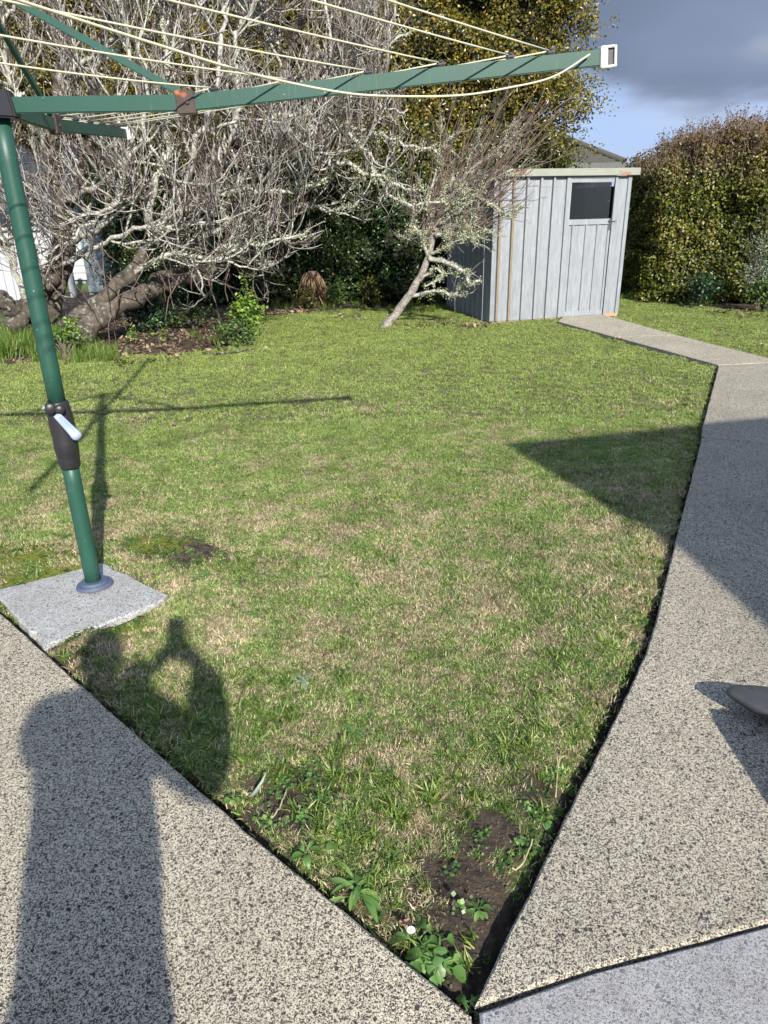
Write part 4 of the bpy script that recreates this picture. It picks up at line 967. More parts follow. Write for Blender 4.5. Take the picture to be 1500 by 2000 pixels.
# ------------------------------------------------------------------ far buildings
hs = empty('tiled_roof_house', (1.5, 22, 0)); tag(hs, 'house with brown tiled hip roof seen behind the shed', 'house')
def un(o): return under(o, hs)
un(boxo('wall', (0.3, 26.0, 1.16), (12.0, 7.2, 2.4), HOUSEW)); 
ev0, ev1, yf = 2.42, 4.36, 22.0
# front slope: courses of tiles
EL, ER, RL, RR, YR = -6.3, 6.85, -2.2, 3.15, 26.0
nc = 26
for s in (1,):
    parts = []
    for i in range(nc):
        t0, t1 = i / nc, (i + 1) / nc
        def pt(t, e, drop=0.0):
            return ((EL + (RL - EL) * t) if e == 0 else (ER + (RR - ER) * t), yf + (YR - yf) * t, ev0 + (ev1 - ev0) * t + drop)
        x0, y0, z0 = pt(t0, 0); x1, _, _ = pt(t0, 1); x2, y2, z2 = pt(t1, 0); x3, _, _ = pt(t1, 1)
        m = 90; V = []
        for k in range(m + 1):
            u = k / m; sc = .022 * abs(math.sin(u * m * .5 * math.pi / 1.0 + i))
            V += [(x0 + (x1 - x0) * u, y0, z0 - .0), (x0 + (x1 - x0) * u, y0 - .01, z0 + .045 + sc), (x2 + (x3 - x2) * u, y2, z2 + .02 + sc * .3)]
        F = []
        for k in range(m):
            a = k * 3; F += [(a, a + 3, a + 4, a + 1), (a + 1, a + 4, a + 5, a + 2)]
        o = un(link('tile_course', mesh_np('tile_course', V, F, False), TILE))
bm = bmesh.new()
q = {k: bm.verts.new(c) for k, c in dict(a=(ER, yf, ev0), b=(RR, YR, ev1), c=(ER, 30.0, ev0), d=(EL, yf, ev0), e=(RL, YR, ev1), f=(EL, 30.0, ev0)).items()}
bm.faces.new((q['a'], q['c'], q['b'])); bm.faces.new((q['d'], q['e'], q['f'])); bm.faces.new((q['c'], q['f'], q['e'], q['b'])); bm.faces.new((q['a'], q['d'], q['f'], q['c']))
un(bm_obj('roof', bm, TILE))
un(tube_obj('hip_cap', [(ER, yf, ev0 + .07), (RR, YR, ev1 + .07)], .085, TILE, None, 8)); un(tube_obj('hip_cap', [(EL, yf, ev0 + .07), (RL, YR, ev1 + .07)], .085, TILE, None, 8)); un(tube_obj('ridge_cap', [(RL, YR, ev1 + .06), (RR, YR, ev1 + .06)], .09, TILE, None, 8))
un(boxo('gutter', (.27, yf - .07, ev0 - .02), (13.3, .13, .13), GUTTER))
# neighbour's house glimpsed through the bare tree
wh = empty('weatherboard_house', (-9.4, 17, 0)); tag(wh, 'white weatherboard house glimpsed at the far left through the bare tree', 'house')
under(boxo('wall', (-9.6, 20.0, 1.6), (5.6, 5.0, 3.4), GREYW), wh)
for k in range(20):
    b = boxo('weatherboard', (0, 0, 0), (5.7, .02, .165), WHITEW, None, rot=Matrix.Rotation(rad(-7), 3, 'X')); b.location = (-9.6, 17.47, .15 + k * .155); under(b, wh)
for x in (-10.4, -8.2):
    f_ = boxo('window', (0, 0, 0), (1.2, .06, 1.1), WHITEW); f_.location = (x, 17.42, 1.7); under(f_, wh); pn = boxo('pane', (0, -.035, 0), (1.04, .01, .94), DARKGL, f_)
bm = bmesh.new()
v = [bm.verts.new(c) for c in ((-12.8, 16.9, 3.25), (-6.4, 16.9, 3.25), (-6.4, 23, 3.25), (-12.8, 23, 3.25), (-11.4, 19.9, 4.9), (-7.8, 19.9, 4.9))]
for f in ((0, 1, 5, 4), (1, 2, 5), (2, 3, 4, 5), (3, 0, 4), (0, 3, 2, 1)): bm.faces.new([v[i] for i in f])
under(bm_obj('roof', bm, TILE), wh)
# white post and blue grey board fence in the gaps
tag(boxo('white_post', (-5.95, 14.6, .9), (.10, .10, 1.9), WHITEW, None, .01), 'tall white post behind the bare tree beside the board fence', 'post')
fe = empty('board_fence', (-5.6, 14.9, 0)); tag(fe, 'short blue grey board fence behind the bare tree', 'fence')
for k in range(8): under(boxo('board', (-5.45, 14.9, .12 + k * .155), (.62, .03, .148), GREYW, None, .004), fe)
for x in (-5.72, -5.18): under(boxo('post', (x, 14.96, .65), (.09, .09, 1.32), GREYW, None, .006), fe)
fe2 = empty('white_fence', (-8.0, 14, 0)); tag(fe2, 'white vertical board fence beyond the trunks at the far left', 'fence')
for k in range(12): under(boxo('board', (-8.15 + k * .15, 14.2, .55), (.14, .025, 1.1), WHITEW, None, .004), fe2)
under(boxo('rail', (-7.3, 14.235, .9), (1.9, .04, .08), WHITEW), fe2)
# a distant line of shrubs closes the gaps behind the bare tree
def sd_b(P): return np.min([ell(P, c, r) for c, r in (((-6.2, 18.5, .6), (1.9, .9, 1.6)), ((-3.9, 18.5, .6), (1.6, .9, 1.5)), ((-9.5, 15.2, .3), (1.0, .6, 1.0)))], 0) + .15 * vnoise(P, 3, 8, 2)
bs = empty('shrub_border', (-6, 17, 0)); tag(bs, 'distant green shrub border seen through gaps in the bare tree', 'shrubs')
P_, G_ = shell(sd_b, (-11, 14, 0), (-2, 18.7, 2.6), 14000, .3); o = under(leaves('foliage', P_, G_, .10, .07, MIDG, up=.4), bs); o['kind'] = 'stuff'

# ------------------------------------------------------------------ clothesline
HUB = np.array([-1.28, 2.79, 1.88])
cl = empty('rotary_clothesline', (-1.28, 2.79, .035)); tag(cl, 'green folding rotary clothesline with cream lines on a concrete pad', 'clothesline')
def uc(o): return under(o, cl)
def ring(z0, z1, r0, r1, mat, name, k=2, sides=28):
    zs = np.linspace(z0, z1, k); return uc(tube_obj(name, [(-1.28, 2.79, z) for z in zs], np.linspace(r0, r1, k), mat, None, sides))
ring(.03, .63, .0335, .0335, GREENP, 'lower_pole', 6); ring(.84, 1.85, .0325, .0325, GREENP, 'upper_pole', 8)
ring(1.84, 2.27, .024, .024, GREENP, 'mast', 3); 
# base collar: oval flange
bm = bmesh.new()
for (rx, ry, z0, z1) in ((.078, .062, .036, .050), (.060, .050, .050, .062)):
    r = bmesh.ops.create_cone(bm, cap_ends=True, segments=32, radius1=1, radius2=.94, depth=1)
    bmesh.ops.transform(bm, matrix=Matrix.Translation((-1.275, 2.785, (z0 + z1) / 2)) @ Matrix.Rotation(.5, 4, 'Z') @ Matrix.Diagonal((rx, ry, z1 - z0, 1)), verts=r['verts'])
uc(bm_obj('base_collar', bm, COLLARP))
# crank housing: lofted
hz_ = [(.585, .037), (.592, .041), (.62, .0425), (.645, .044), (.648, .0455), (.695, .0465), (.70, .0455), (.76, .049), (.80, .047), (.835, .043), (.858, .040), (.862, .036)]
hou = uc(tube_obj('crank_housing', [(-1.28 + .003, 2.79 - .004, z) for z, r in hz_], [r for z, r in hz_], BLACKP, None, 32))
def tocam(p): d = np.array([0, 0, CAMH]) - p; d[2] *= .35; return norm(d)
fr = tocam(np.array([-1.28, 2.79, .8])); sd = norm(np.cross(fr, [0, 0, 1.]))     # towards viewer, and viewer's left
def disc(name, c, r, d, mat, parent, rim=None):
    ax = fr; o = tube_obj(name, [c - ax * d, c + ax * (d - .003), c + ax * d], [r, r, r * .86], mat, None, 24); under(o, cl); o.parent = parent if parent else cl
    if parent: o.parent = parent; o.matrix_parent_inverse = parent.matrix_world.inverted() if False else Matrix.Translation(-Vector(cl.location))
    return o
c0 = np.array([-1.28, 2.79, 0]) + fr * .048
k1 = uc(tube_obj('knob', [c0 + sd * .028 + [0, 0, .842] - fr * .03, c0 + sd * .028 + [0, 0, .842] + fr * .018, c0 + sd * .028 + [0, 0, .842] + fr * .022], [.021, .021, .017], BLACKP, None, 24))
k2 = uc(tube_obj('knob', [c0 - sd * .004 + [0, 0, .835] - fr * .03, c0 - sd * .004 + [0, 0, .835] + fr * .026, c0 - sd * .004 + [0, 0, .835] + fr * .030], [.018, .018, .015], BLACKP, None, 24))
# crank handle: flat tapering arm with domed end
ha = c0 + sd * .012 + fr * .024 + np.array([0, 0, .818]); hb = c0 - sd * .046 + fr * .030 + np.array([0, 0, .724])
dv = norm(hb - ha); nv = norm(np.cross(dv, fr))
bm = bmesh.new(); sec = []
for t, wd, th in ((0, .013, .007), (.15, .015, .008), (.5, .0165, .009), (.8, .019, .011), (.93, .021, .013), (1.0, .021, .0135), (1.06, .0185, .012), (1.11, .012, .008), (1.135, .003, .002)):
    c = ha + (hb - ha) * t; row = []
    for k in range(14):
        a = k / 14 * 2 * math.pi; x = math.copysign(abs(math.cos(a)) ** .6, math.cos(a)) * wd; y = math.copysign(abs(math.sin(a)) ** .7, math.sin(a)) * th
        if t < .85 and math.sin(a) > .3 and abs(math.cos(a)) < .6: y *= .35
        row.append(bm.verts.new(tuple(c + nv * x + fr * y)))
    sec.append(row)
for A, B in zip(sec, sec[1:]):
    for k in range(14): bm.faces.new((A[k], A[(k + 1) % 14], B[(k + 1) % 14], B[k]))
bm.faces.new(sec[0]); bm.faces.new(sec[-1][::-1])
uc(bm_obj('crank_handle', bm, GREYP, None, True))
uc(tube_obj('handle_tip', [c0 + sd * .045 + [0, 0, .848], c0 + sd * .058 + [0, 0, .842]], [.009, .003], GREYP, None, 8))
ring(.598, .602, .0435, .0435, BLACKP2, 'seam', 2); ring(.668, .671, .0462, .0462, BLACKP, 'seam', 2)
# hub
bm = bmesh.new(); r = bmesh.ops.create_cone(bm, cap_ends=True, segments=8, radius1=.072, radius2=.060, depth=.085)
bmesh.ops.transform(bm, matrix=Matrix.Translation((-1.28, 2.79, 1.882)) @ Matrix.Rotation(.39, 4, 'Z'), verts=r['verts'])
bmesh.ops.bevel(bm, geom=bm.edges[:], offset=.006, segments=2, affect='EDGES'); uc(bm_obj('hub', bm, BLACKP))
ring(2.205, 2.245, .040, .038, BLACKP, 'top_collar', 2)
ARMS = [(rad(3.3), .12, 2.07), (rad(96), .085, 2.07), (rad(183.3), .12, 2.07), (rad(-82), .16, 2.0)]
CLIP = [.73, .99, 1.26, 1.51, 1.75, 1.89]
def apt(i, d, up=0.0):
    th, dz, L = ARMS[i]; return HUB + np.array([math.cos(th) * d, math.sin(th) * d, max(0, (d - .64) / (L - .64)) * dz + up])
def beam(name, a, b, wd, ht, mat, bev=.003):
    a = np.array(a); b = np.array(b); d = b - a; L = np.linalg.norm(d); x = d / L; y = norm(np.cross([0, 0, 1.], x)); z = np.cross(x, y)
    bm = bmesh.new(); box(bm, (0, 0, 0), (L, wd, ht), None, bev)
    c = (a + b) / 2; bmesh.ops.transform(bm, matrix=Matrix(((x[0], y[0], z[0], c[0]), (x[1], y[1], z[1], c[1]), (x[2], y[2], z[2], c[2]), (0, 0, 0, 1))), verts=bm.verts[:])
    return bm_obj(name, bm, mat)
AH = .050
for i in range(4):
    arm = uc(beam('arm', apt(i, .05), apt(i, .640), .024, AH, GREENP))
    def ua(o): o.parent = arm; return o
    L = ARMS[i][2]
    ua(beam('outer_arm', apt(i, .655), apt(i, L - .005), .024, AH, GREENP))
    ua(beam('bracket', apt(i, .60), apt(i, .665), .036, .074, BRACKET, .004))
    dx = apt(i, L) - apt(i, L - .05); dx = norm(dx)
    # open white end cap: four bars, dark block standing for the hollow's shade
    yv = norm(np.cross([0, 0, 1.], dx)); zv = np.cross(dx, yv); bm = bmesh.new()
    e0 = apt(i, L) + dx * .02
    rot = Matrix(((dx[0], yv[0], zv[0]), (dx[1], yv[1], zv[1]), (dx[2], yv[2], zv[2])))
    for (ox, oz, sx_, sz, sy) in ((-.014, 0, .024, .066, .040), (.026, 0, .007, .066, .040), (.006, .0295, .036, .007, .040), (.006, -.0295, .036, .007, .040)):
        box(bm, tuple(e0 + dx * ox + zv * oz), (sx_, sy, sz), rot, .0025)
    ua(beam('cap_hollow_shade', e0 - dx * .002, e0 + dx * .022, .016, .052, BLACKP2, .0))
    ua(bm_obj('end_cap', bm, WHITEP))
    ua(boxo('bolt', tuple(apt(i, .64) + yv * -.020), (.012, .008, .012), BRACKET, None, .002))
    for d in CLIP[:]:
        if d < L - .05:
            bm = bmesh.new(); p = apt(i, d, AH / 2 + .008); box(bm, tuple(p), (.030, .030, .014), rot, .004); box(bm, tuple(p + [0, 0, .008]), (.012, .034, .006), rot, .002); ua(bm_obj('line_clip', bm, BLACKP))
    uc(beam('brace', np.array([-1.28, 2.79, 2.225]) + norm((apt(i, .6) - HUB) * [1, 1, 0]) * .03, apt(i, .62, .030), .016, .024, GREENP, .002))
for d in CLIP:
    for i in range(4):
        a = apt(i, d, AH / 2 + .012); b = apt((i + 1) % 4, min(d, ARMS[(i + 1) % 4][2] - .08), AH / 2 + .012)
        pts = [a + (b - a) * t + np.array([0, 0, -.010 * 4 * t * (1 - t)]) for t in np.linspace(0, 1, 11)]
        uc(tube_obj('line', pts, .0028, ROPE, None, 6))
# slack outer line from the tip of the right arm
pA = apt(0, 2.055, .0); pN = apt(3, 1.97, .03)
q = [w(1152, 106, pA[1] - .03), w(1080, 150, 2.80), w(990, 172, 2.70), w(900, 186, 2.60), w(780, 188, 2.48), w(670, 181, 2.36), w(500, 146, 2.16), w(300, 85, 1.93), w(50, 5, 1.66), w(-300, -110, 1.35), ]
uc(tube_obj('line', spline(q, 70), .0033, ROPE, None, 6))
# tag of frayed string on the far arm
fs = spline([apt(1, .40, .02), apt(1, .42, -.02), apt(1, .44, -.05), apt(1, .40, -.07), apt(1, .43, -.10)], 16); fs[:, 0] -= np.linspace(0, .02, 16)
uc(tube_obj('string', fs, .0025, simple('pale_green_string', (.40, .55, .48), .8), None, 5))
ps = slab('concrete_pad', PAD, .024, -.09, PADCEM, None, .004, .008, .03); tag(ps, 'square weathered grey concrete pad under the clothesline pole', 'pad')

# ------------------------------------------------------------------ dark plastic foot at the right edge
ft = empty('stand', (1.35, 1.6, .04)); tag(ft, 'dark grey scuffed plastic stand foot poking in at the right edge above the path', 'stand')
def uf(o): return under(o, ft)
bm = bmesh.new(); sec = []
A0 = np.array([1.075, 1.865, .118]); DRv = norm(np.array([.62, -.52, 0.])); SDv = np.cross(DRv, [0, 0, 1.])
for t, wd, ht, dz in ((0, .004, .006, -.002), (.006, .014, .012, 0), (.02, .022, .017, .001), (.05, .034, .021, .001), (.09, .046, .026, .000), (.15, .056, .032, -.001), (.25, .064, .040, -.002), (.45, .068, .048, -.004), (.75, .070, .052, -.006)):
    c = A0 + DRv * t + SDv * (wd - .012) * -.55 + np.array([0, 0, dz]); row = []
    for k in range(18):
        a = k / 18 * 2 * math.pi; x = math.copysign(abs(math.cos(a)) ** .7, math.cos(a)) * wd * 1.4; y = math.copysign(abs(math.sin(a)) ** .75, math.sin(a)) * ht * 1.35
        if y > 0: y *= .4
        row.append(bm.verts.new(tuple(c + SDv * x + np.array([0, 0, y - .004]))))
    sec.append(row)
for A, B in zip(sec, sec[1:]):
    for k in range(18): bm.faces.new((A[k], A[(k + 1) % 18], B[(k + 1) % 18], B[k]))
bm.faces.new(sec[0]); bm.faces.new(sec[-1][::-1])
uf(bm_obj('foot', bm, BLACKP2, None, True))
c = A0 + DRv * .06
uf(boxo('slot', tuple(c + SDv * -.030 + np.array([0, 0, .006])), (.016, .006, .006), BLACKP, None, .001, Matrix.Rotation(math.atan2(DRv[1], DRv[0]), 3, 'Z')))
c = A0 + DRv * .72
uf(tube_obj('post', [c + [0, 0, -.074], c + [0, 0, .02], c + [.0, -.0, .26]], [.06, .05, .045], BLACKP2, None, 16)); uf(boxo('shadow_box', (1.40, 1.30, .235), (.54, .44, .06), BLACKP2, None, .02))  # unseen box added above the post to cast the wide shadow
uf(boxo('weight', tuple(c + [.10, -.10, -.030]), (.40, .44, .09), BLACKP2, None, .02))

# ------------------------------------------------------------------ foreground plants
def paddle(L, W, n=7, curl=.5, droop=.3, seed=0, cup=.25, stalk=.35):
    """leaf along +x, base at origin"""
    r = random.Random(seed); V = []; F = []
    for i in range(n + 1):
        t = i / n; x = L * t * math.cos(droop * t * 1.2); z = L * t * (math.sin(curl * (1 - t * 1.3)))
        if t < stalk: ww = W * .14
        else:
            s = (t - stalk) / (1 - stalk); ww = W * max(.05, math.sin(math.pi * (s * .86 + .10)) ** .8)
        z2 = ww * cup
        V += [(x, -ww / 2, z + z2), (x, 0, z), (x, ww / 2, z + z2 * r.uniform(.7, 1.3))]
    for i in range(n):
        a = i * 3; F += [(a, a + 1, a + 4, a + 3), (a + 1, a + 2, a + 5, a + 4)]
    return np.array(V, float), np.array(F)
def rosette(name, label, cat, pos, k, L, W, mat, curl=(.3, .8), stalk=.35, group=None, cup=.25, indiv=True, seed=0, ring=.0, yellow=0):
    b = empty(name, tuple(pos)); tag(b, label, cat, group); r = random.Random(seed)
    for i in range(k):
        ll = L * r.uniform(.6, 1.15); V, F = paddle(ll, W * r.uniform(.7, 1.15), 7, r.uniform(*curl), r.uniform(.1, .6), seed + i, cup, stalk)
        az = i * 2.4 + r.uniform(-.3, .3); c, s = math.cos(az), math.sin(az)
        V = np.c_[V[:, 0] * c - V[:, 1] * s, V[:, 0] * s + V[:, 1] * c, V[:, 2]]; V[:, 0] += ring * r.uniform(-1, 1); V[:, 1] += ring * r.uniform(-1, 1)
        rv = r.uniform(.92, 1) if i < yellow else r.uniform(.1, .8)
        me = mesh_np('leaf', V, F, True, {'rnd': ('FACE', np.full(len(F), rv))}); link('leaf', me, mat, b)
    return b
PLANT = WEED
b = rosette('daisy_plant', 'green lawn daisy plant with one white flower against the slab edge in the front corner', 'daisy', g(835, 1862, .012), 30, .070, .030, PLANT, (.5, 1.15), .45, None, .2, True, 5, .032, 4)
fp = np.array(g(803, 1818, .055)) - np.array(g(835, 1862, .012))
link('flower_stem', tube_obj('x', [(0, 0, 0), fp * .5 + [0, 0, .01], fp], .0012, WEED).data, None, b); bpy.data.objects.remove(bpy.data.objects['x'])
def daisy(parent, c, R, tilt=(0, 0)):
    c = np.array(c, float); V, F = [], []
    for i in range(20):
        a = i / 20 * 6.283; d = np.array([math.cos(a), math.sin(a), .25]); s = np.array([-math.sin(a), math.cos(a), 0]) * R * .13; o = len(V)
        V += [c + d * R * .3 - s * .5, c + d * R * .3 + s * .5, c + d * R + s, c + d * R * 1.06, c + d * R - s]; F += [(o, o + 1, o + 2), (o, o + 2, o + 4), (o + 2, o + 3, o + 4)]
    pe = link('petals', mesh_np('petals', V, F), PETAL, parent)
    bm = bmesh.new(); bmesh.ops.create_icosphere(bm, subdivisions=2, radius=R * .34, matrix=Matrix.Translation(c + [0, 0, R * .08]) @ Matrix.Diagonal((1, 1, .5, 1))); bm_obj('disc', bm, YEL, parent, True)
daisy(b, fp, .0095)
rosette('daisy_plant', 'small upright weed with spotted leaves at the very tip of the soil corner', 'weed', g(912, 1968, .0), 9, .055, .022, PLANT, (.6, 1.2), .4, None, .2, True, 8, .012, 1)
rosette('leafy_weed', 'pale green crinkled leafy weed beside the left slab edge', 'weed', g(668, 1640, .02), 20, .05, .028, LIME, (.4, .9), .3, None, .3, True, 11, .02)
rosette('plantain_weed', 'long leaved plantain weed half over the slab edge beside the soil corner', 'weed', g(700, 1735, .02), 17, .11, .018, WEED, (.15, .7), .15, None, .3, True, 13, .02, 3)
rosette('plantain_weed', 'small four leaved plantain weed alone at the slab edge', 'weed', g(597, 1668, .02), 5, .06, .017, WEED, (.6, 1.1), .15, None, .25, True, 17, .002)
rosette('clover_weed', 'small lobed rosette weed on bare soil nearest the daisy plant', 'weed', g(800, 1745, .012), 14, .036, .013, WEED, (.2, .6), .4, None, .2, True, 19, .006)
rosette('clover_weed', 'small lobed rosette weed on bare soil near the right path edge', 'weed', g(933, 1775, .01), 14, .034, .013, WEED, (.2, .6), .4, None, .2, True, 23, .006)
rosette('clover_weed', 'upright bright weed tucked against the right path edge at the soil corner', 'weed', g(1062, 1600, .01), 11, .042, .018, WEED, (.5, 1.1), .4, None, .2, True, 29, .008)
rosette('leafy_weed', 'round leafed weed touching the left slab edge above the mossy soil', 'weed', g(458, 1560, .02), 5, .035, .022, WEED, (.5, 1.1), .4, None, .2, True, 31, .004)
for j, (x, y, lab, s) in enumerate([(590, 1330, 'flat grey green rosette weed in the lawn, midway between pad and right path', 1.1), (690, 1430, 'flat grey green rosette weed in the lawn nearest the mossy bare patch', 1.1), (1035, 1200, 'flat rosette weed in the middle right of the lawn', 1.0),
                    (1150, 1170, 'star shaped rosette weed in the lawn near the bend of the right path', 1.2), (1140, 1385, 'rosette weed in dry grass just below the bend of the right path', .9), (350, 1020, 'broad green rosette weed behind the concrete pad beside bare earth', 1.2), (1130, 925, 'rosette weed inside the triangular shadow, towards its left side', 1.1),
                    (1300, 845, 'rosette weed at the top of the shadow beside the path edge', 1.1), (1290, 1020, 'leafy rosette weed by the path edge low in the triangular shadow', 1.2), (500, 1200, 'small rosette weed in the lawn right of the concrete pad', .9), (880, 1290, 'small rosette weed in the dry centre of the lawn', .9), (395, 1125, 'flat rosette weed at the right corner of the concrete pad', 1.0)]):
    rosette('rosette_weed', lab, 'weed', g(x, y, .008), 11, .055 * s, .015 * s, WEED if j % 2 else SILVER if j in (0, 2) else MIDG, (.1, .45), .15, 'rosette weeds growing in the lawn', .3, True, 40 + j * 20, .006)
for j, (x, y, lab) in enumerate([(665, 618, 'leftmost of three white daisies near the far hedge'), (698, 627, 'middle of three white daisies in the grass near the leaning trunk'), (714, 627, 'white daisy closest to the foot of the leaning trunk'), (520, 685, 'lone white daisy in the lawn right of the lime shrub')]):
    e = empty('daisy_flower', tuple(g(x, y, .01))); tag(e, lab, 'daisy', 'white daisies dotted in the far lawn'); link('stem', tube_obj('x', [(0, 0, 0), (0, 0, .035)], .0015, WEED).data, None, e); bpy.data.objects.remove(bpy.data.objects['x']); daisy(e, (0, 0, .037), .02)
def dead(name, label, px, py, L, W, rz, z=.03, mat=DRYLEAF, tilt=.3):
    me = leafproto(int(px), L, W, mat, .9); o = link(name, me); o.location = tuple(g(px, py, z)); o.rotation_euler = (tilt, .2, rz); tag(o, label, 'leaf'); return o
dead('dry_leaf', 'curled pinkish brown dead leaf behind the daisy flower', 787, 1808, .040, .022, 2.4, .02, DRYLEAF, .7)
dead('dry_leaf', 'brown dead leaf on the edge of the shed path', 1210, 662, .06, .05, .3, .055, DRYLEAF)
dead('dry_leaf', 'tan dead leaf lying in the lawn right of the crank pole', 340, 831, .04, .03, .3, .03, LITTER)
dead('dry_leaf', 'tiny dead leaf lying on the concrete pad', 152, 1190, .022, .008, 1.2, .042, DRYLEAF, .1)
dead('dry_leaf', 'orange brown dead leaf on the lawn beyond the shed path', 1396, 655, .06, .045, .8, .035, DRYLEAF)
dead('dry_leaf', 'brown dead leaf on the far lawn at the right edge', 1487, 674, .06, .045, .2, .035, DRYLEAF)
dead('fallen_spear', 'single long grey green blade lying over the mossy soil', 505, 1540, .085, .011, -.45, .03, SILVER, .25)
for j, (c, lab) in enumerate([([(1100, 1440), (1090, 1500), (1085, 1560)], 'dry tan runner stem in the grass beside the lower right path'), ([(560, 1540), (545, 1580), (530, 1600)], 'thin dry runner stem crossing the mossy soil'), ([(1120, 1120), (1180, 1150), (1200, 1190)], 'dry runner stem by the bend of the right path'), ([(1040, 1640), (1020, 1690), (1000, 1700)], 'dry straw stem on the soil near the right path'), ([(395, 688), (440, 690), (500, 680)], 'fallen grey stick along the edge of the garden bed')]):
    p = np.array([g(*q, .028) for q in c]); p = spline(p, 12); p[:, 2] += RNG.normal(0, .004, 12)
    tag(tube_obj('straw_runner' if j < 4 else 'fallen_stick', p, .0022 if j < 4 else .012, simple('straw', (.42, .34, .22), .8) if j < 4 else BARK, None, 5), lab, 'stem')

# ------------------------------------------------------------------ house behind the camera, whose eaves shade the path
EV = [(2.25, .57), (2.78, -1.10), (2.95, -2.9), (3.0, -9.5), (11, -9.5), (11, 2.6)]
hb_ = empty('house', (5.5, -4, 0)); tag(hb_, 'cream house whose eaves corner overhangs the path right of the camera', 'house')
def prism(name, poly, z0, z1, mat, top=None):
    bm = bmesh.new(); a = [bm.verts.new((x, y, z0)) for x, y in poly]; b = [bm.verts.new((x, y, z1)) for x, y in poly]; n = len(poly)
    bm.faces.new(a[::-1]); 
    if top is None: bm.faces.new(b)
    else:
        cc = np.mean(np.array(poly), 0); t = bm.verts.new((cc[0], cc[1], top))
        for i in range(n): bm.faces.new((b[i], b[(i + 1) % n], t))
    for i in range(n): bm.faces.new((a[i], a[(i + 1) % n], b[(i + 1) % n], b[i]))
    return bm_obj(name, bm, mat)
under(prism('roof', EV, 2.56, 2.60, TILE), hb_)
under(prism('wall', [(2.85, .30), (3.3, -1.2), (3.5, -3.0), (3.5, -9), (10.5, -9), (10.5, 2.0)], -.1, 2.558, HOUSEW), hb_)

# ------------------------------------------------------------------ the photographer, standing just behind the camera
pe = empty('person', (-.225, -.22, .034)); pe.scale = (.95,) * 3; tag(pe, 'person in dark jacket and jeans holding a phone up to photograph the garden', 'person')
JACK = simple('dark_jacket', (.03, .035, .05), .85, 0, .2, 30, .2); JEAN = simple('blue_jeans', (.05, .08, .15), .85, 0, .2, 60, .2); SKIN = simple('skin', (.48, .29, .21), .55, 0, .06, 20); HAIR = simple('brown_hair', (.04, .025, .015), .6, 0, .3, 60, .3)
def skinned(name, verts, edges, radii, mat, parent, lev=2, root=0):
    me = bpy.data.meshes.new(name); me.from_pydata(verts, edges, []); o = link(name, me, mat, parent)
    md = o.modifiers.new('skin', 'SKIN')
    for i, r in enumerate(radii):
        sv = me.skin_vertices[0].data[i]; sv.radius = (r, r) if np.isscalar(r) else r; sv.use_root = (i == root)
    md.use_smooth_shade = True; s = o.modifiers.new('sub', 'SUBSURF'); s.levels = lev; s.render_levels = lev
    return o
V = [(0, 0, .92), (0, .0, 1.06), (0, 0, 1.22), (0, .01, 1.36), (0, .01, 1.44), (0, .02, 1.50),              # pelvis..neck
     (-.10, 0, .88), (-.12, .02, .48), (-.13, -.01, .10), (-.14, .12, .04), (.10, 0, .88), (.12, .02, .48), (.13, -.01, .10), (.15, .12, .04),
     (-.17, .0, 1.38), (-.03, .20, 1.24), (.125, .175, 1.475), (.19, .0, 1.38), (.33, .05, 1.15), (.355, .155, 1.475)]
E_ = [(0, 1), (1, 2), (2, 3), (3, 4), (4, 5), (0, 6), (6, 7), (7, 8), (8, 9), (0, 10), (10, 11), (11, 12), (12, 13), (3, 14), (14, 15), (15, 16), (3, 17), (17, 18), (18, 19)]
Rd = [(.19, .15), (.19, .15), (.20, .15), (.19, .14), (.10, .08), (.065, .065), .085, .06, .045, .035, .085, .06, .045, .035, .10, .10, .05, .10, .11, .055]
skinned('body', V, E_, Rd, JACK, pe)
skinned('jeans', [(0, 0, .99), (0, 0, .90), (-.09, 0, .80), (-.12, .02, .48), (-.13, -.01, .10), (.09, 0, .80), (.12, .02, .48), (.13, -.01, .10)], [(0, 1), (1, 2), (2, 3), (3, 4), (1, 5), (5, 6), (6, 7)], [.13, .135, .10, .075, .066, .10, .075, .066], JEAN, pe, 2, 1)
for s in (-1, 1):
    bm = bmesh.new(); bmesh.ops.create_uvsphere(bm, u_segments=20, v_segments=12, radius=1, matrix=Matrix.Translation((s * .14, .06, .042)) @ Matrix.Diagonal((.05, .14, .045, 1)))
    for v in bm.verts: v.co.z = max(v.co.z, .004)
    bm_obj('shoe', bm, BLACKP, pe, True)
bm = bmesh.new(); bmesh.ops.create_uvsphere(bm, u_segments=28, v_segments=20, radius=1, matrix=Matrix.Translation((0, .03, 1.585)) @ Matrix.Diagonal((.075, .092, .112, 1)))
for v in bm.verts:
    x, y, z = v.co
    if y > .03 and z < 1.56: v.co.x *= .86
    if y > .10 and abs(x) < .018 and 1.555 < z < 1.595: v.co.y += .018
    if y > .09 and abs(abs(x) - .03) < .014 and abs(z - 1.60) < .014: v.co.y -= .008
head = bm_obj('head', bm, SKIN, pe, True)
for s in (-1, 1):
    bm = bmesh.new(); bmesh.ops.create_uvsphere(bm, u_segments=12, v_segments=8, radius=1, matrix=Matrix.Translation((s * .03, .112, 1.60)) @ Matrix.Diagonal((.012, .007, .008, 1))); bm_obj('eye', bm, PETAL, head, True)
    bm = bmesh.new(); bmesh.ops.create_uvsphere(bm, u_segments=12, v_segments=8, radius=1, matrix=Matrix.Translation((s * .076, .025, 1.585)) @ Matrix.Diagonal((.012, .018, .032, 1))); bm_obj('ear', bm, SKIN, head, True)
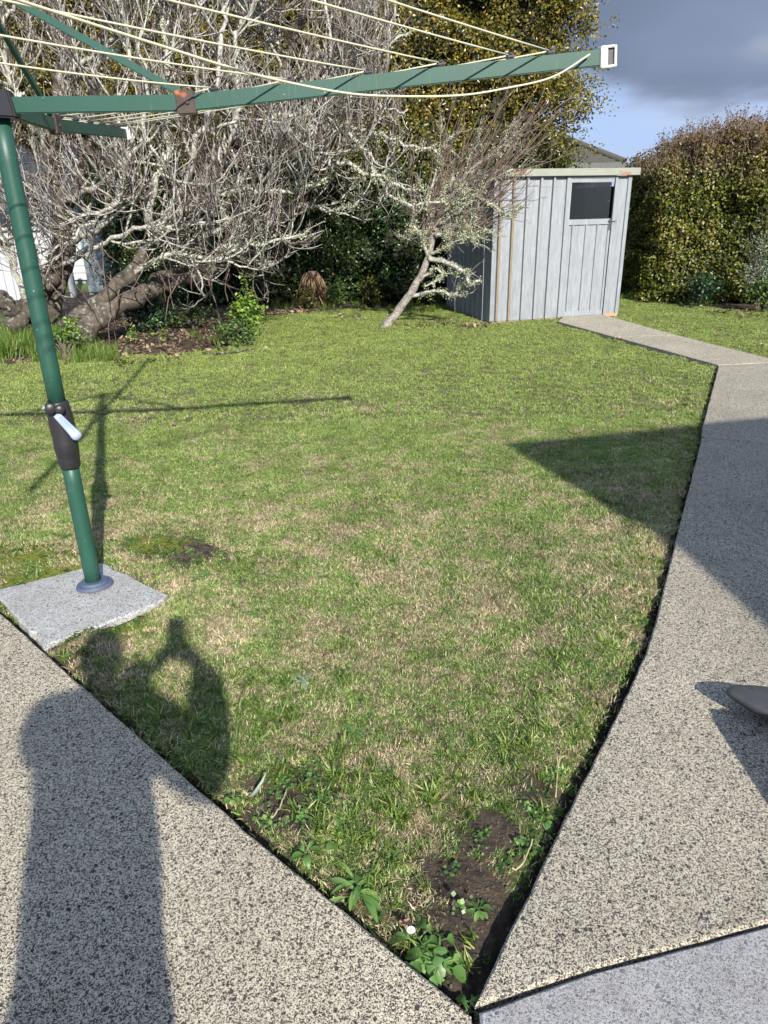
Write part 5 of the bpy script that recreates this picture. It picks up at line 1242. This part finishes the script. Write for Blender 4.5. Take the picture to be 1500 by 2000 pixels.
bm = bmesh.new(); bmesh.ops.create_uvsphere(bm, u_segments=10, v_segments=6, radius=1, matrix=Matrix.Translation((0, .112, 1.535)) @ Matrix.Diagonal((.024, .008, .006, 1))); bm_obj('mouth', bm, simple('lips', (.4, .14, .12), .5), head, True)
bm = bmesh.new(); bmesh.ops.create_uvsphere(bm, u_segments=28, v_segments=18, radius=1, matrix=Matrix.Translation((0, .010, 1.612)) @ Matrix.Diagonal((.087, .098, .104, 1)))
bmesh.ops.delete(bm, geom=[v for v in bm.verts if v.co.y > .06 and v.co.z < 1.655], context='VERTS'); bm_obj('hair', bm, HAIR, pe, True)
# hands: palm with five fingers closing on the phone
def hand(wr, s):
    vs_, es, rs = [], [], []
    def add(p, r, par=None):
        vs_.append(tuple(p)); rs.append(r)
        if par is not None: es.append((par, len(vs_) - 1))
        return len(vs_) - 1
    wr = np.array(wr); up = norm(np.array([-s * .55, .15, .8])); 
    a = add(wr, .026); p = add(wr + up * .05, (.030), a)
    for k in range(4):
        b0_ = add(wr + up * (.072 + .006 * k) + np.array([-s * .004, .004, 0]) + np.array([0, (k - 1.5) * .004, (k - 1.5) * .016]), .010, p)
        b1_ = add(np.array(vs_[b0_]) + [-s * .028, .012, .004], .0088, b0_); b2_ = add(np.array(vs_[b1_]) + [-s * .020, -.002, .002], .0078, b1_); add(np.array(vs_[b2_]) + [-s * (.012 + .003 * (k in (1, 2))), -.008, 0], .007, b2_)
    t0 = add(wr + up * .055 + np.array([-s * .02, -.022, 0]), .012, p); t1 = add(np.array(vs_[t0]) + [-s * .022, -.006, .016], .0095, t0); add(np.array(vs_[t1]) + [-s * .015, .0, .012], .008, t1)
    return skinned('hand', vs_, es, rs, SKIN, pe, 2, 0)
hand((.135, .18, 1.43), -1); hand((.35, .165, 1.43), 1)
ph = boxo('phone', (0, 0, 0), (.078, .009, .163), BLACKP, None, .003); ph.rotation_euler = (-PITCH, 0, 0); ph.location = (0, -.016, 1.505); tag(ph, 'black phone held up in front of the photographer', 'phone')
for o in bpy.data.objects:
    if o.type == 'MESH' and o.data and not o.data.materials and o.name.startswith('leaf'): pass
